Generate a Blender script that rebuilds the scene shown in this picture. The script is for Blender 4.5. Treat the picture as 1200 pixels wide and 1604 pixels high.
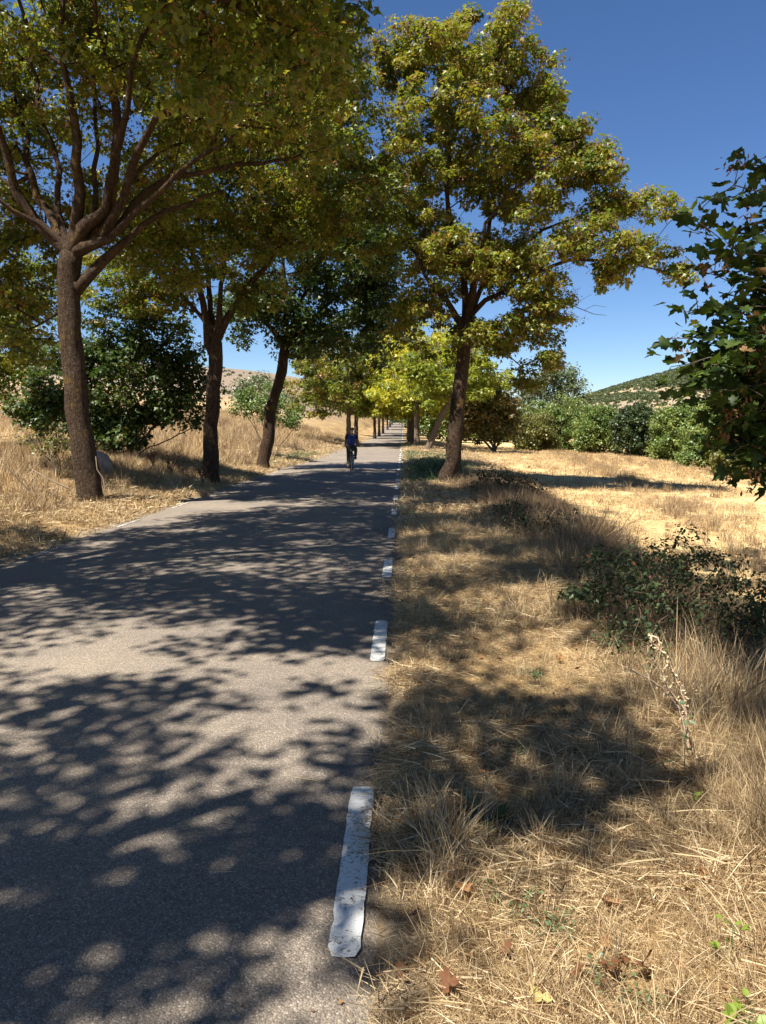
import bpy, math, random
import numpy as np
from mathutils import Vector, Matrix
R = math.radians
rng = np.random.default_rng(7)
random.seed(7)
scene = bpy.context.scene
for o in list(bpy.data.objects):
    bpy.data.objects.remove(o)

# ------------------------------------------------------------------ camera, sky, sun, exposure
CAM_H = 1.70
PITCH = math.atan(132 / 1190.0)
YAW = math.atan(32 / 1190.0)
cam = bpy.data.cameras.new('camera')
cam.sensor_fit = 'VERTICAL'
cam.sensor_height = 36.0
cam.lens = 1190 / 1604 * 36.0
cam.clip_start = 0.05
cam.clip_end = 6000
cam_ob = bpy.data.objects.new('camera', cam)
scene.collection.objects.link(cam_ob)
cam_ob.location = (0, 0, CAM_H)
cam_ob.rotation_euler = (R(90) - PITCH, 0, YAW)
scene.camera = cam_ob

SUN_EL = R(59)
SUN_H = Vector((-0.64, -0.77, 0)).normalized()          # horizontal direction towards the sun
SUN_DIR = Vector((SUN_H.x * math.cos(SUN_EL), SUN_H.y * math.cos(SUN_EL), math.sin(SUN_EL)))
world = bpy.data.worlds.new('World')
scene.world = world
world.use_nodes = True
wn = world.node_tree
wn.nodes.clear()
sky = wn.nodes.new('ShaderNodeTexSky')
sky.sky_type = 'NISHITA'
sky.sun_disc = False
sky.sun_elevation = SUN_EL
sky.sun_rotation = math.atan2(SUN_H.x, SUN_H.y)
sky.altitude = 2200
sky.air_density = 1.0
sky.dust_density = 0.75
sky.ozone_density = 2.7
bg = wn.nodes.new('ShaderNodeBackground')
bg.inputs['Strength'].default_value = 0.058
wo = wn.nodes.new('ShaderNodeOutputWorld')
hs = wn.nodes.new('ShaderNodeHueSaturation')
hs.inputs['Saturation'].default_value = 1.17
hs.inputs['Hue'].default_value = 0.505
wn.links.new(sky.outputs[0], hs.inputs['Color'])
wn.links.new(hs.outputs[0], bg.inputs[0])
wn.links.new(bg.outputs[0], wo.inputs[0])

sun = bpy.data.lights.new('sun', 'SUN')
sun.energy = 5.0
sun.angle = R(0.53)
sun.color = (1.0, 0.94, 0.84)
sun_ob = bpy.data.objects.new('sun', sun)
scene.collection.objects.link(sun_ob)
sun_ob.location = (-30, -36, 60)
sun_ob.rotation_euler = SUN_DIR.to_track_quat('Z', 'Y').to_euler()

scene.view_settings.view_transform = 'Standard'
scene.view_settings.look = 'None'
scene.view_settings.exposure = 1.32
scene.view_settings.gamma = 1.0
scene.view_settings.use_curve_mapping = False
scene.render.engine = 'CYCLES'
cy = scene.cycles
cy.max_bounces = 7
cy.diffuse_bounces = 3
cy.glossy_bounces = 2
cy.transmission_bounces = 5
cy.transparent_max_bounces = 6
cy.use_denoising = True
cy.caustics_reflective = False
cy.caustics_refractive = False
cy.sample_clamp_indirect = 6

# ------------------------------------------------------------------ helpers
def at(u, v, D):
    """a place D metres down the road that lies in the direction of the photo's pixel (u, v)"""
    x = (u - 600) / 1190.0
    y = -(v - 802) / 1190.0
    fy = math.cos(PITCH) + y * math.sin(PITCH)
    fz = -math.sin(PITCH) + y * math.cos(PITCH)
    wx = x * math.cos(YAW) - fy * math.sin(YAW)
    wy = x * math.sin(YAW) + fy * math.cos(YAW)
    s = D / wy
    return Vector((wx * s, D, CAM_H + fz * s))

def _hash(ix, iy, iz, seed):
    h = (ix * 374761393 + iy * 668265263 + iz * 2147483647 + seed * 974711) & 0xffffffff
    h = ((h ^ (h >> 13)) * 1274126177) & 0xffffffff
    h = h ^ (h >> 16)
    return (h & 0xffffff) / float(0xffffff)

def noise3(x, y, z, seed=0):
    x, y, z = np.broadcast_arrays(np.asarray(x, float), np.asarray(y, float), np.asarray(z, float))
    ix, iy, iz = np.floor(x).astype(np.int64), np.floor(y).astype(np.int64), np.floor(z).astype(np.int64)
    fx, fy, fz = x - ix, y - iy, z - iz
    fx, fy, fz = [f * f * (3 - 2 * f) for f in (fx, fy, fz)]
    r = 0
    for dx in (0, 1):
        for dy in (0, 1):
            for dz in (0, 1):
                w = (fx if dx else 1 - fx) * (fy if dy else 1 - fy) * (fz if dz else 1 - fz)
                r = r + w * _hash(ix + dx, iy + dy, iz + dz, seed)
    return r

def fbm2(x, y, seed=0, octaves=4):
    r, a, t = 0, 1.0, 0
    for k in range(octaves):
        r = r + a * noise3(np.asarray(x) * 2 ** k, np.asarray(y) * 2 ** k, 0.5, seed + k)
        t += a
        a *= 0.5
    return r / t

def ss(a, b, x):
    t = np.clip((np.asarray(x, float) - a) / (b - a), 0, 1)
    return t * t * (3 - 2 * t)

def road_z(y):
    return 3.6 * ss(90, 320, y)

ROAD_L, ROAD_R = -5.08, -0.06
def H(x, y):
    x = np.asarray(x, float); y = np.asarray(y, float)
    z = road_z(y) - 1.6 * ss(400, 700, y)
    # left bank and hill
    d = np.maximum(-x - 5.3, 0)
    bank = 0.12 * ss(0, 0.7, d) + 0.42 * ss(0.9, 3.0, d) * (1 - 0.3 * ss(30, 60, y))
    t = np.maximum(-x - 8, 0)
    A = 0.097 * np.clip(y, 12, 340) * (1 - 0.85 * ss(420, 900, y))
    hill = A * (t / (t + 26.0))
    hill = hill * (1 + 0.16 * (fbm2(x / 60, y / 60, 3, 3) - 0.5) * ss(30, 120, y))
    z = z + bank + hill
    # right verge, bank and field
    e = np.maximum(x, 0)
    drop = (0.52 * (1 - ss(13, 26, y)) + 0.10)
    z = z - drop * ss(2.7, 4.3, e) - 0.028 * np.clip(e - 4, 0, 22) * (1 - ss(80, 160, y))
    hill2 = 57 * ss(20, 300, x) * ss(140, 550, y) * (1 - 0.9 * ss(620, 1100, y))
    hill2 = hill2 * (1 + 0.10 * (fbm2(x / 70, y / 70, 9, 3) - 0.5))
    z = z + hill2
    # roughness away from the road
    off = np.where(x > -2.5, x - ROAD_R, ROAD_L - x)
    k = ss(0.02, 0.6, off)
    z = z + k * ((fbm2(x / 0.42, y / 0.42, 21, 2) - 0.5) * 0.13 + (fbm2(x / 2.1, y / 2.1, 23, 2) - 0.5) * 0.10) * (1 - 0.6 * ss(4.5, 8, x))
    z = z - 0.03 * (1 - ss(-0.02, 0.05, off)) + 0.012 * ss(0.0, 0.08, off)
    return z

def h1(x, y):
    return float(H(x, y))

def tag(o, label=None, cat=None, group=None, kind=None):
    if label: o['label'] = label
    if cat: o['category'] = cat
    if group: o['group'] = group
    if kind: o['kind'] = kind
    return o

def link(o, parent=None):
    scene.collection.objects.link(o)
    if parent is not None:
        o.parent = parent
    return o

def tri_mesh(name, V, F, mat, tint=None, smooth=False):
    """V (n,3), F (m,3) triangles, tint per face"""
    V = np.ascontiguousarray(V, np.float32); F = np.ascontiguousarray(F, np.int32)
    me = bpy.data.meshes.new(name)
    me.vertices.add(len(V)); me.vertices.foreach_set('co', V.ravel())
    m = len(F)
    me.loops.add(m * 3); me.loops.foreach_set('vertex_index', F.ravel())
    me.polygons.add(m)
    me.polygons.foreach_set('loop_start', np.arange(0, m * 3, 3, dtype=np.int32))
    me.polygons.foreach_set('loop_total', np.full(m, 3, np.int32))
    if smooth:
        me.polygons.foreach_set('use_smooth', np.ones(m, bool))
    if tint is not None:
        a = me.attributes.new('tint', 'FLOAT', 'FACE')
        a.data.foreach_set('value', np.ascontiguousarray(tint, np.float32))
    me.materials.append(mat)
    me.update(calc_edges=True)
    return me

def ob(name, me, parent=None, loc=None):
    o = bpy.data.objects.new(name, me)
    link(o, parent)
    if loc is not None: o.location = loc
    return o

def empty(name, loc, rz=0):
    o = bpy.data.objects.new(name, None)
    link(o)
    o.empty_display_size = 0.3
    o.location = loc
    o.rotation_euler = (0, 0, rz)
    return o

# ------------------------------------------------------------------ materials
def new_mat(name):
    m = bpy.data.materials.new(name)
    m.use_nodes = True
    m.node_tree.nodes.clear()
    return m, m.node_tree.nodes, m.node_tree.links

def ramp(nodes, stops, interp='LINEAR'):
    r = nodes.new('ShaderNodeValToRGB')
    r.color_ramp.interpolation = interp
    els = r.color_ramp.elements
    while len(els) < len(stops): els.new(0.5)
    for e, (p, c) in zip(els, stops):
        e.position = p
        e.color = (c[0], c[1], c[2], 1)
    return r

def leaf_mat(name, stops, trans=0.4, tgain=(1.45, 1.45, 0.6), gloss=0.45, rough=0.42):
    m, n, l = new_mat(name)
    a = n.new('ShaderNodeAttribute'); a.attribute_name = 'tint'
    oi = n.new('ShaderNodeObjectInfo')
    rp = ramp(n, stops)
    l.new(a.outputs['Fac'], rp.inputs[0])
    p = n.new('ShaderNodeBsdfPrincipled')
    p.inputs['Roughness'].default_value = rough
    p.inputs['Specular IOR Level'].default_value = gloss
    l.new(rp.outputs[0], p.inputs['Base Color'])
    t = n.new('ShaderNodeBsdfTranslucent')
    mx = n.new('ShaderNodeMix'); mx.data_type = 'RGBA'; mx.blend_type = 'MULTIPLY'
    mx.inputs[0].default_value = 1
    mx.inputs[7].default_value = (*tgain, 1)
    l.new(rp.outputs[0], mx.inputs[6])
    l.new(mx.outputs[2], t.inputs[0])
    ms = n.new('ShaderNodeMixShader'); ms.inputs[0].default_value = trans
    l.new(p.outputs[0], ms.inputs[1]); l.new(t.outputs[0], ms.inputs[2])
    out = n.new('ShaderNodeOutputMaterial')
    l.new(ms.outputs[0], out.inputs[0])
    return m

def noise_node(n, l, vec, scale, detail=4, rough=0.6):
    t = n.new('ShaderNodeTexNoise')
    t.inputs['Scale'].default_value = scale
    t.inputs['Detail'].default_value = detail
    t.inputs['Roughness'].default_value = rough
    l.new(vec, t.inputs['Vector'])
    return t

def bark_mat(name, dark, light, moss):
    m, n, l = new_mat(name)
    tc = n.new('ShaderNodeTexCoord')
    mp = n.new('ShaderNodeMapping'); mp.inputs['Scale'].default_value = (1.3, 1.3, 0.22)
    l.new(tc.outputs['Object'], mp.inputs[0])
    vo = n.new('ShaderNodeTexVoronoi'); vo.inputs['Scale'].default_value = 15; vo.feature = 'DISTANCE_TO_EDGE'
    n0 = noise_node(n, l, mp.outputs[0], 9, 3)
    va = n.new('ShaderNodeVectorMath'); va.operation = 'ADD'
    vs = n.new('ShaderNodeVectorMath'); vs.operation = 'SCALE'; vs.inputs['Scale'].default_value = 0.30
    l.new(n0.outputs['Color'], vs.inputs[0]); l.new(mp.outputs[0], va.inputs[0]); l.new(vs.outputs[0], va.inputs[1])
    l.new(va.outputs[0], vo.inputs['Vector'])
    n1 = noise_node(n, l, tc.outputs['Object'], 14, 6, 0.7)
    n2 = noise_node(n, l, tc.outputs['Object'], 2.3, 4, 0.6)
    r1 = ramp(n, [(0.3, dark), (0.72, light)])
    l.new(n1.outputs['Fac'], r1.inputs[0])
    mv = n.new('ShaderNodeMapRange'); mv.inputs[1].default_value = 0.0; mv.inputs[2].default_value = 0.09
    mv.inputs[3].default_value = 0.68; mv.inputs[4].default_value = 1.0
    l.new(vo.outputs['Distance'], mv.inputs[0])
    mm = n.new('ShaderNodeMix'); mm.data_type = 'RGBA'; mm.blend_type = 'MULTIPLY'; mm.inputs[0].default_value = 1
    l.new(r1.outputs[0], mm.inputs[6]); l.new(mv.outputs[0], mm.inputs[7])
    r2 = ramp(n, [(0.56, (0, 0, 0)), (0.68, (1, 1, 1))])
    l.new(n2.outputs['Fac'], r2.inputs[0])
    mx = n.new('ShaderNodeMix'); mx.data_type = 'RGBA'
    l.new(r2.outputs[0], mx.inputs[0]); l.new(mm.outputs[2], mx.inputs[6]); mx.inputs[7].default_value = (*moss, 1)
    p = n.new('ShaderNodeBsdfPrincipled'); p.inputs['Roughness'].default_value = 0.9
    p.inputs['Specular IOR Level'].default_value = 0.15
    l.new(mx.outputs[2], p.inputs['Base Color'])
    ad = n.new('ShaderNodeMath'); ad.operation = 'ADD'
    l.new(mv.outputs[0], ad.inputs[0]); l.new(n1.outputs['Fac'], ad.inputs[1])
    b = n.new('ShaderNodeBump'); b.inputs['Strength'].default_value = 1.0; b.inputs['Distance'].default_value = 0.05
    l.new(ad.outputs[0], b.inputs['Height']); l.new(b.outputs[0], p.inputs['Normal'])
    out = n.new('ShaderNodeOutputMaterial'); l.new(p.outputs[0], out.inputs[0])
    return m

def plain_mat(name, col, rough=0.6, metal=0.0, var=0.15, scale=30):
    m, n, l = new_mat(name)
    tc = n.new('ShaderNodeTexCoord')
    t = noise_node(n, l, tc.outputs['Object'], scale, 3)
    lo = [c * (1 - var) for c in col]; hi = [min(1, c * (1 + var)) for c in col]
    r = ramp(n, [(0.3, lo), (0.7, hi)])
    l.new(t.outputs['Fac'], r.inputs[0])
    p = n.new('ShaderNodeBsdfPrincipled')
    p.inputs['Roughness'].default_value = rough; p.inputs['Metallic'].default_value = metal
    l.new(r.outputs[0], p.inputs['Base Color'])
    out = n.new('ShaderNodeOutputMaterial'); l.new(p.outputs[0], out.inputs[0])
    return m

def ground_mat():
    m, n, l = new_mat('dry_ground')
    tc = n.new('ShaderNodeTexCoord')
    a = n.new('ShaderNodeAttribute'); a.attribute_name = 'Col'
    n1 = noise_node(n, l, tc.outputs['Object'], 7, 8, 0.75)
    n2 = noise_node(n, l, tc.outputs['Object'], 0.55, 5, 0.6)
    n3 = noise_node(n, l, tc.outputs['Object'], 60, 4, 0.7)
    r1 = ramp(n, [(0.25, (0.55, 0.52, 0.48)), (0.5, (0.95, 0.95, 0.95)), (0.8, (1.35, 1.3, 1.2))])
    l.new(n1.outputs['Fac'], r1.inputs[0])
    r2 = ramp(n, [(0.3, (0.8, 0.78, 0.76)), (0.7, (1.15, 1.15, 1.12))])
    l.new(n2.outputs['Fac'], r2.inputs[0])
    r3 = ramp(n, [(0.3, (0.7, 0.7, 0.7)), (0.7, (1.25, 1.25, 1.25))])
    l.new(n3.outputs['Fac'], r3.inputs[0])
    last = a.outputs['Color']
    for rr in (r1, r2, r3):
        mx = n.new('ShaderNodeMix'); mx.data_type = 'RGBA'; mx.blend_type = 'MULTIPLY'; mx.inputs[0].default_value = 1
        l.new(last, mx.inputs[6]); l.new(rr.outputs[0], mx.inputs[7]); last = mx.outputs[2]
    p = n.new('ShaderNodeBsdfPrincipled'); p.inputs['Roughness'].default_value = 0.95
    p.inputs['Specular IOR Level'].default_value = 0.1
    l.new(last, p.inputs['Base Color'])
    b = n.new('ShaderNodeBump'); b.inputs['Strength'].default_value = 0.8; b.inputs['Distance'].default_value = 0.05
    l.new(n1.outputs['Fac'], b.inputs['Height']); l.new(b.outputs[0], p.inputs['Normal'])
    out = n.new('ShaderNodeOutputMaterial'); l.new(p.outputs[0], out.inputs[0])
    return m

def asphalt_nodes(n, l, tc):
    """returns colour socket and height socket of worn chip-seal asphalt"""
    v = n.new('ShaderNodeTexVoronoi'); v.inputs['Scale'].default_value = 150
    v.inputs['Randomness'].default_value = 1
    l.new(tc, v.inputs['Vector'])
    sp = n.new('ShaderNodeSeparateColor'); l.new(v.outputs['Color'], sp.inputs[0])
    st = ramp(n, [(0.0, (0.150, 0.125, 0.101)), (0.30, (0.176, 0.148, 0.120)), (0.6, (0.208, 0.176, 0.144)), (0.9, (0.258, 0.220, 0.182)), (1.0, (0.39, 0.33, 0.27))])
    l.new(sp.outputs[0], st.inputs[0])
    ed = ramp(n, [(0.0, (1.08, 1.08, 1.08)), (0.55, (1, 1, 1)), (0.85, (0.62, 0.60, 0.58))])
    l.new(v.outputs['Distance'], ed.inputs[0])
    big = noise_node(n, l, tc, 0.7, 5, 0.6)
    rb = ramp(n, [(0.28, (0.76, 0.76, 0.79)), (0.5, (1.0, 0.99, 0.97)), (0.72, (1.22, 1.18, 1.10))]); l.new(big.outputs['Fac'], rb.inputs[0])
    mid = noise_node(n, l, tc, 38, 4, 0.7)
    rm = ramp(n, [(0.3, (0.82, 0.82, 0.82)), (0.7, (1.14, 1.14, 1.14))]); l.new(mid.outputs['Fac'], rm.inputs[0])
    last = st.outputs[0]
    for rr in (ed, rb, rm):
        mx = n.new('ShaderNodeMix'); mx.data_type = 'RGBA'; mx.blend_type = 'MULTIPLY'; mx.inputs[0].default_value = 1
        l.new(last, mx.inputs[6]); l.new(rr.outputs[0], mx.inputs[7]); last = mx.outputs[2]
    return last, v.outputs['Distance'], mid.outputs['Fac']

def asphalt_mat():
    m, n, l = new_mat('asphalt')
    tc = n.new('ShaderNodeTexCoord').outputs['Object']
    col, hgt, mid = asphalt_nodes(n, l, tc)
    p = n.new('ShaderNodeBsdfPrincipled'); p.inputs['Roughness'].default_value = 0.82
    p.inputs['Specular IOR Level'].default_value = 0.3
    l.new(col, p.inputs['Base Color'])
    b = n.new('ShaderNodeBump'); b.inputs['Strength'].default_value = 0.55; b.inputs['Distance'].default_value = 0.006; b.invert = True
    l.new(hgt, b.inputs['Height']); l.new(b.outputs[0], p.inputs['Normal'])
    out = n.new('ShaderNodeOutputMaterial'); l.new(p.outputs[0], out.inputs[0])
    return m

def paint_mat(name='road_paint', wear=0.0):
    m, n, l = new_mat(name)
    tc = n.new('ShaderNodeTexCoord').outputs['Object']
    g = n.new('ShaderNodeNewGeometry').outputs['Position']
    col, hgt, mid = asphalt_nodes(n, l, g)
    w1 = noise_node(n, l, g, 75, 5, 0.75)
    w2 = noise_node(n, l, g, 5.5, 3, 0.6)
    ad = n.new('ShaderNodeMath'); ad.operation = 'MULTIPLY_ADD'; ad.inputs[1].default_value = 0.42; 
    l.new(w2.outputs['Fac'], ad.inputs[0]); l.new(w1.outputs['Fac'], ad.inputs[2])
    rw = ramp(n, [(0.575 + wear, (0, 0, 0)), (0.67 + wear, (1, 1, 1))]); l.new(ad.outputs[0], rw.inputs[0])
    mx = n.new('ShaderNodeMix'); mx.data_type = 'RGBA'
    l.new(rw.outputs[0], mx.inputs[0]); l.new(col, mx.inputs[6]); mx.inputs[7].default_value = (0.66, 0.66, 0.63, 1)
    p = n.new('ShaderNodeBsdfPrincipled'); p.inputs['Roughness'].default_value = 0.7
    l.new(mx.outputs[2], p.inputs['Base Color'])
    b = n.new('ShaderNodeBump'); b.inputs['Strength'].default_value = 0.4; b.inputs['Distance'].default_value = 0.004; b.invert = True
    l.new(hgt, b.inputs['Height']); l.new(b.outputs[0], p.inputs['Normal'])
    out = n.new('ShaderNodeOutputMaterial'); l.new(p.outputs[0], out.inputs[0])
    return m

M_GROUND = ground_mat()
M_ASPHALT = asphalt_mat()
M_PAINT = paint_mat()
M_PAINT_WORN = paint_mat('worn_road_paint', .13)
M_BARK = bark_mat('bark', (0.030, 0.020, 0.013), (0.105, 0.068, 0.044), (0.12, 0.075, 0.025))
M_BARK_SUNLIT = bark_mat('bark_sunny', (0.10, 0.07, 0.05), (0.26, 0.20, 0.15), (0.22, 0.15, 0.07))  # paler copy of the bark; sunlit brightness is put into the colour
M_STEM = plain_mat('woody_stem', (0.10, 0.07, 0.045), 0.9)
M_STICK = plain_mat('pale_stick', (0.20, 0.145, 0.095), 0.9)
G0, G1, G2, G3 = (0.036, 0.062, 0.012), (0.095, 0.135, 0.020), (0.195, 0.215, 0.030), (0.30, 0.26, 0.04)
BR = (0.24, 0.115, 0.045)
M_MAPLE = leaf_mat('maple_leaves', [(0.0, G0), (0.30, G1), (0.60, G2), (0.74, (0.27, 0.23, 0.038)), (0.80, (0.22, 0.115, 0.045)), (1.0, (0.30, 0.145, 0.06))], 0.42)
M_MAPLE_SHADED = leaf_mat('shaded_maple_leaves', [(0.0, (0.022, 0.045, 0.012)), (0.5, (0.05, 0.085, 0.018)), (0.85, (0.10, 0.13, 0.025)), (1.0, (0.17, 0.10, 0.04))], 0.36)  # darker copy of the maple leaves, with the shade in their colour
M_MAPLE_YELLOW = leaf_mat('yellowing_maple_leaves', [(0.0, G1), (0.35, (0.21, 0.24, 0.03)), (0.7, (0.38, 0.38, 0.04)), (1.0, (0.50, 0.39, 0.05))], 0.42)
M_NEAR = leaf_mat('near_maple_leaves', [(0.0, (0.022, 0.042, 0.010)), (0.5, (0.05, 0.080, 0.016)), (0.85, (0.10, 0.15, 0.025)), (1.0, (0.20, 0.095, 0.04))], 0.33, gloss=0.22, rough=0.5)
M_HEDGE = leaf_mat('hedge_leaves', [(0.0, (0.07, 0.12, 0.03)), (0.5, (0.12, 0.175, 0.042)), (1.0, (0.215, 0.255, 0.07))], 0.28)
M_SCRUB = leaf_mat('scrub_leaves', [(0.0, (0.055, 0.075, 0.028)), (0.5, (0.085, 0.105, 0.04)), (1.0, (0.14, 0.15, 0.065))], 0.2)
M_OLIVE = leaf_mat('olive_leaves', [(0.0, (0.07, 0.08, 0.02)), (0.5, (0.13, 0.14, 0.035)), (1.0, (0.20, 0.17, 0.05))], 0.28)
M_DARKBUSH = leaf_mat('dark_bush_leaves', [(0.0, (0.018, 0.036, 0.014)), (0.6, (0.040, 0.066, 0.022)), (1.0, (0.075, 0.10, 0.03))], 0.25)
M_POPLAR = leaf_mat('poplar_leaves', [(0.0, (0.06, 0.09, 0.045)), (0.5, (0.10, 0.135, 0.065)), (1.0, (0.17, 0.20, 0.11))], 0.25)
M_RUSSET = leaf_mat('russet_leaves', [(0.0, (0.05, 0.07, 0.018)), (0.4, (0.11, 0.12, 0.03)), (0.7, (0.17, 0.12, 0.04)), (1.0, (0.24, 0.15, 0.055))], 0.35)
M_BRAMBLE = leaf_mat('bramble_leaves', [(0.0, (0.014, 0.026, 0.010)), (0.6, (0.035, 0.055, 0.020)), (0.9, (0.075, 0.105, 0.035)), (1.0, (0.15, 0.06, 0.03))], 0.25, gloss=0.25, rough=0.6)
M_WEED = leaf_mat('weed_leaves', [(0.0, (0.05, 0.085, 0.03)), (0.6, (0.10, 0.15, 0.06)), (1.0, (0.16, 0.20, 0.10))], 0.3)
M_SPROUT = leaf_mat('sprout_leaves', [(0.0, (0.12, 0.20, 0.03)), (1.0, (0.26, 0.34, 0.05))], 0.4)
M_STRAW = leaf_mat('dry_straw', [(0.0, (0.11, 0.065, 0.032)), (0.3, (0.30, 0.20, 0.105)), (0.65, (0.55, 0.42, 0.235)), (1.0, (0.77, 0.65, 0.43))], 0.3, (1.1, 1.0, 0.8), 0.25, 0.6)
M_STRAW_BROWN = leaf_mat('brown_straw', [(0.0, (0.10, 0.06, 0.035)), (0.35, (0.21, 0.135, 0.075)), (0.7, (0.33, 0.235, 0.14)), (1.0, (0.46, 0.36, 0.22))], 0.3, (1.1, 1.0, 0.8), 0.2, 0.7)
M_FALLEN = leaf_mat('fallen_leaves', [(0.0, (0.12, 0.055, 0.028)), (0.5, (0.26, 0.12, 0.055)), (0.8, (0.36, 0.22, 0.10)), (1.0, (0.50, 0.40, 0.16))], 0.2, (1.2, 1, 0.7), 0.2, 0.7)

# ------------------------------------------------------------------ ground
def grow(a, first, ratio, end):
    r, s = [a], first
    while r[-1] < end:
        r.append(r[-1] + s); s *= ratio
    return r
xs = sorted(set([-v for v in grow(8, 0.15, 1.055, 2600)] + list(np.arange(-8 + 0.15, 7.99, 0.14)) + grow(8, 0.15, 1.055, 2600)))
xs = np.array(sorted(set([x for x in xs if abs(x - ROAD_L) > 0.06 and abs(x - ROAD_R) > 0.06] + [ROAD_L - 0.03, ROAD_L + 0.05, ROAD_R - 0.05, ROAD_R + 0.03])))
ys = np.array([-v for v in grow(6, 1.0, 1.3, 120)][::-1] + list(np.arange(-5.5, 14, 0.15)) + grow(14, 0.15, 1.03, 3200))
GX, GY = np.meshgrid(xs, ys)
GZ = H(GX, GY)
nx, ny = len(xs), len(ys)
V = np.stack([GX.ravel(), GY.ravel(), GZ.ravel()], 1)
i = (np.arange(ny - 1)[:, None] * nx + np.arange(nx - 1)[None, :]).ravel()
F = np.concatenate([np.stack([i, i + 1, i + nx + 1], 1), np.stack([i, i + nx + 1, i + nx], 1)])
gme = tri_mesh('ground', V, F, M_GROUND, smooth=True)
x, y = V[:, 0], V[:, 1]
def C(c): return np.array(c)[None, :]
def mixc(a, b, t): return a * (1 - t[:, None]) + b * t[:, None]
straw, soil = C((0.40, 0.28, 0.135)), C((0.20, 0.135, 0.075))
col = np.repeat(straw, len(V), 0)
n1 = fbm2(x / 1.1, y / 1.1, 31, 3)
col = mixc(col, soil, np.clip((0.62 - n1) * 3, 0, 1) * (np.abs(x) < 60))
fld = ss(3.4, 5.0, x) * (x < 40)
fieldc = mixc(np.repeat(C((0.60, 0.44, 0.22)), len(V), 0), C((0.46, 0.33, 0.165)), np.clip((0.5 - fbm2(x / 0.7, y / 4, 33, 3)) * 4, 0, 1) * 0.7)
col = mixc(col, fieldc, fld * 1.0)
gritt = np.exp(-((x - ROAD_R - 0.03) / 0.10) ** 2) + np.exp(-((x - ROAD_L + 0.05) / 0.16) ** 2)
col = mixc(col, C((0.27, 0.215, 0.155)), np.clip(gritt, 0, 1))
lh = ss(9, 20, -x)
lefthill = mixc(np.repeat(C((0.43, 0.305, 0.17)), len(V), 0), C((0.32, 0.22, 0.135)), ss(0.42, 0.6, fbm2(x / 25, y / 60, 41, 3)))
strip = ss(0.5, 0.62, fbm2(x / 60, (y + x * 0.6) / 25, 43, 3)) * ss(70, 110, y) * 0.6
lefthill = mixc(lefthill, C((0.235, 0.185, 0.145)), strip)
lefthill = mixc(lefthill, C((0.20, 0.165, 0.135)), ss(135, 175, y + 0.3 * x + 60 * fbm2(x / 20, y / 30, 45, 3)) * (0.8))
col = mixc(col, lefthill, lh)
rh = ss(60, 110, y) * ss(22, 45, x)
righthill = mixc(np.repeat(C((0.28, 0.225, 0.165)), len(V), 0), C((0.38, 0.29, 0.185)), ss(0.45, 0.6, fbm2(x / 50, y / 40, 51, 3)))
grn = ss(0.455, 0.56, fbm2(x / 60, (V[:, 2] + 0.06 * x) / 9, 53, 4))
righthill = mixc(righthill, C((0.13, 0.15, 0.06)), grn * 0.9)
col = mixc(col, righthill, rh)
ca = gme.attributes.new('Col', 'FLOAT_COLOR', 'POINT')
ca.data.foreach_set('color', np.concatenate([col, np.ones((len(col), 1))], 1).astype(np.float32).ravel())
ground = tag(ob('ground', gme), kind='structure')

# ------------------------------------------------------------------ road with its edge dashes
ry = np.array([-v for v in grow(4, 0.6, 1.2, 60)][::-1] + list(np.arange(-3.9, 20, 0.1)) + grow(20, 0.12, 1.02, 420))
cols = [0, 0.02, 0.25, 0.5, 0.75, 0.98, 1]
verts = []
for yy in ry:
    jl = 0.05 * (float(fbm2(yy / 0.35, 1.0, 61, 3)) - 0.5) * 2
    jr = 0.035 * (float(fbm2(yy / 0.16, 5.0, 62, 4)) - 0.5) * 2 + 0.03 * (float(fbm2(yy / 1.4, 8.0, 63, 2)) - 0.5) * 2
    xl, xr = ROAD_L + jl, ROAD_R + jr
    for c in cols:
        zz = float(road_z(yy)) + 0.03 * math.sin(math.pi * c) 
        if c in (0, 1): zz -= 0.03
        verts.append((xl + (xr - xl) * c, yy, zz))
nc = len(cols)
i = (np.arange(len(ry) - 1)[:, None] * nc + np.arange(nc - 1)[None, :]).ravel()
F = np.concatenate([np.stack([i, i + 1, i + nc + 1], 1), np.stack([i, i + nc + 1, i + nc], 1)])
road = tag(ob('road', tri_mesh('road', np.array(verts), F, M_ASPHALT, smooth=True)), kind='structure')

def road_surface(xx, yy):
    c = (xx - ROAD_L) / (ROAD_R - ROAD_L)
    return float(road_z(yy)) + 0.03 * math.sin(math.pi * max(0, min(1, c)))

def dash_mesh(w, L, seed, mat=None):
    r = np.random.default_rng(seed)
    n = 26
    t = np.linspace(0, L, n)
    vs = []
    for k, tt in enumerate(t):
        rd = 0.012 if k in (0, n - 1) else 0
        jl, jr = r.normal(0, 0.002), r.normal(0, 0.002)
        e = r.normal(0, 0.0025) if k in (0, n - 1) else 0
        vs += [(-w / 2 + rd + jl, tt + e, 0), (0, tt + e * 1.5 + (0.006 if k == n - 1 else -0.006 if k == 0 else 0), 0), (w / 2 - rd + jr, tt + e, 0)]
    top = len(vs)
    i = (np.arange(n - 1)[:, None] * 3 + np.arange(2)[None, :]).ravel()
    F = np.concatenate([np.stack([i, i + 1, i + 4], 1), np.stack([i, i + 4, i + 3], 1)])
    return tri_mesh('edge_dash', np.array(vs), F, mat or M_PAINT)
dashes = [dash_mesh(0.108, 1.16, s) for s in (1, 2, 3)]
ldashes = [dash_mesh(0.075, 1.16, s, M_PAINT_WORN) for s in (4, 5)]
k = 0
yy = 2.27 - 3.13 * 2
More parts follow.
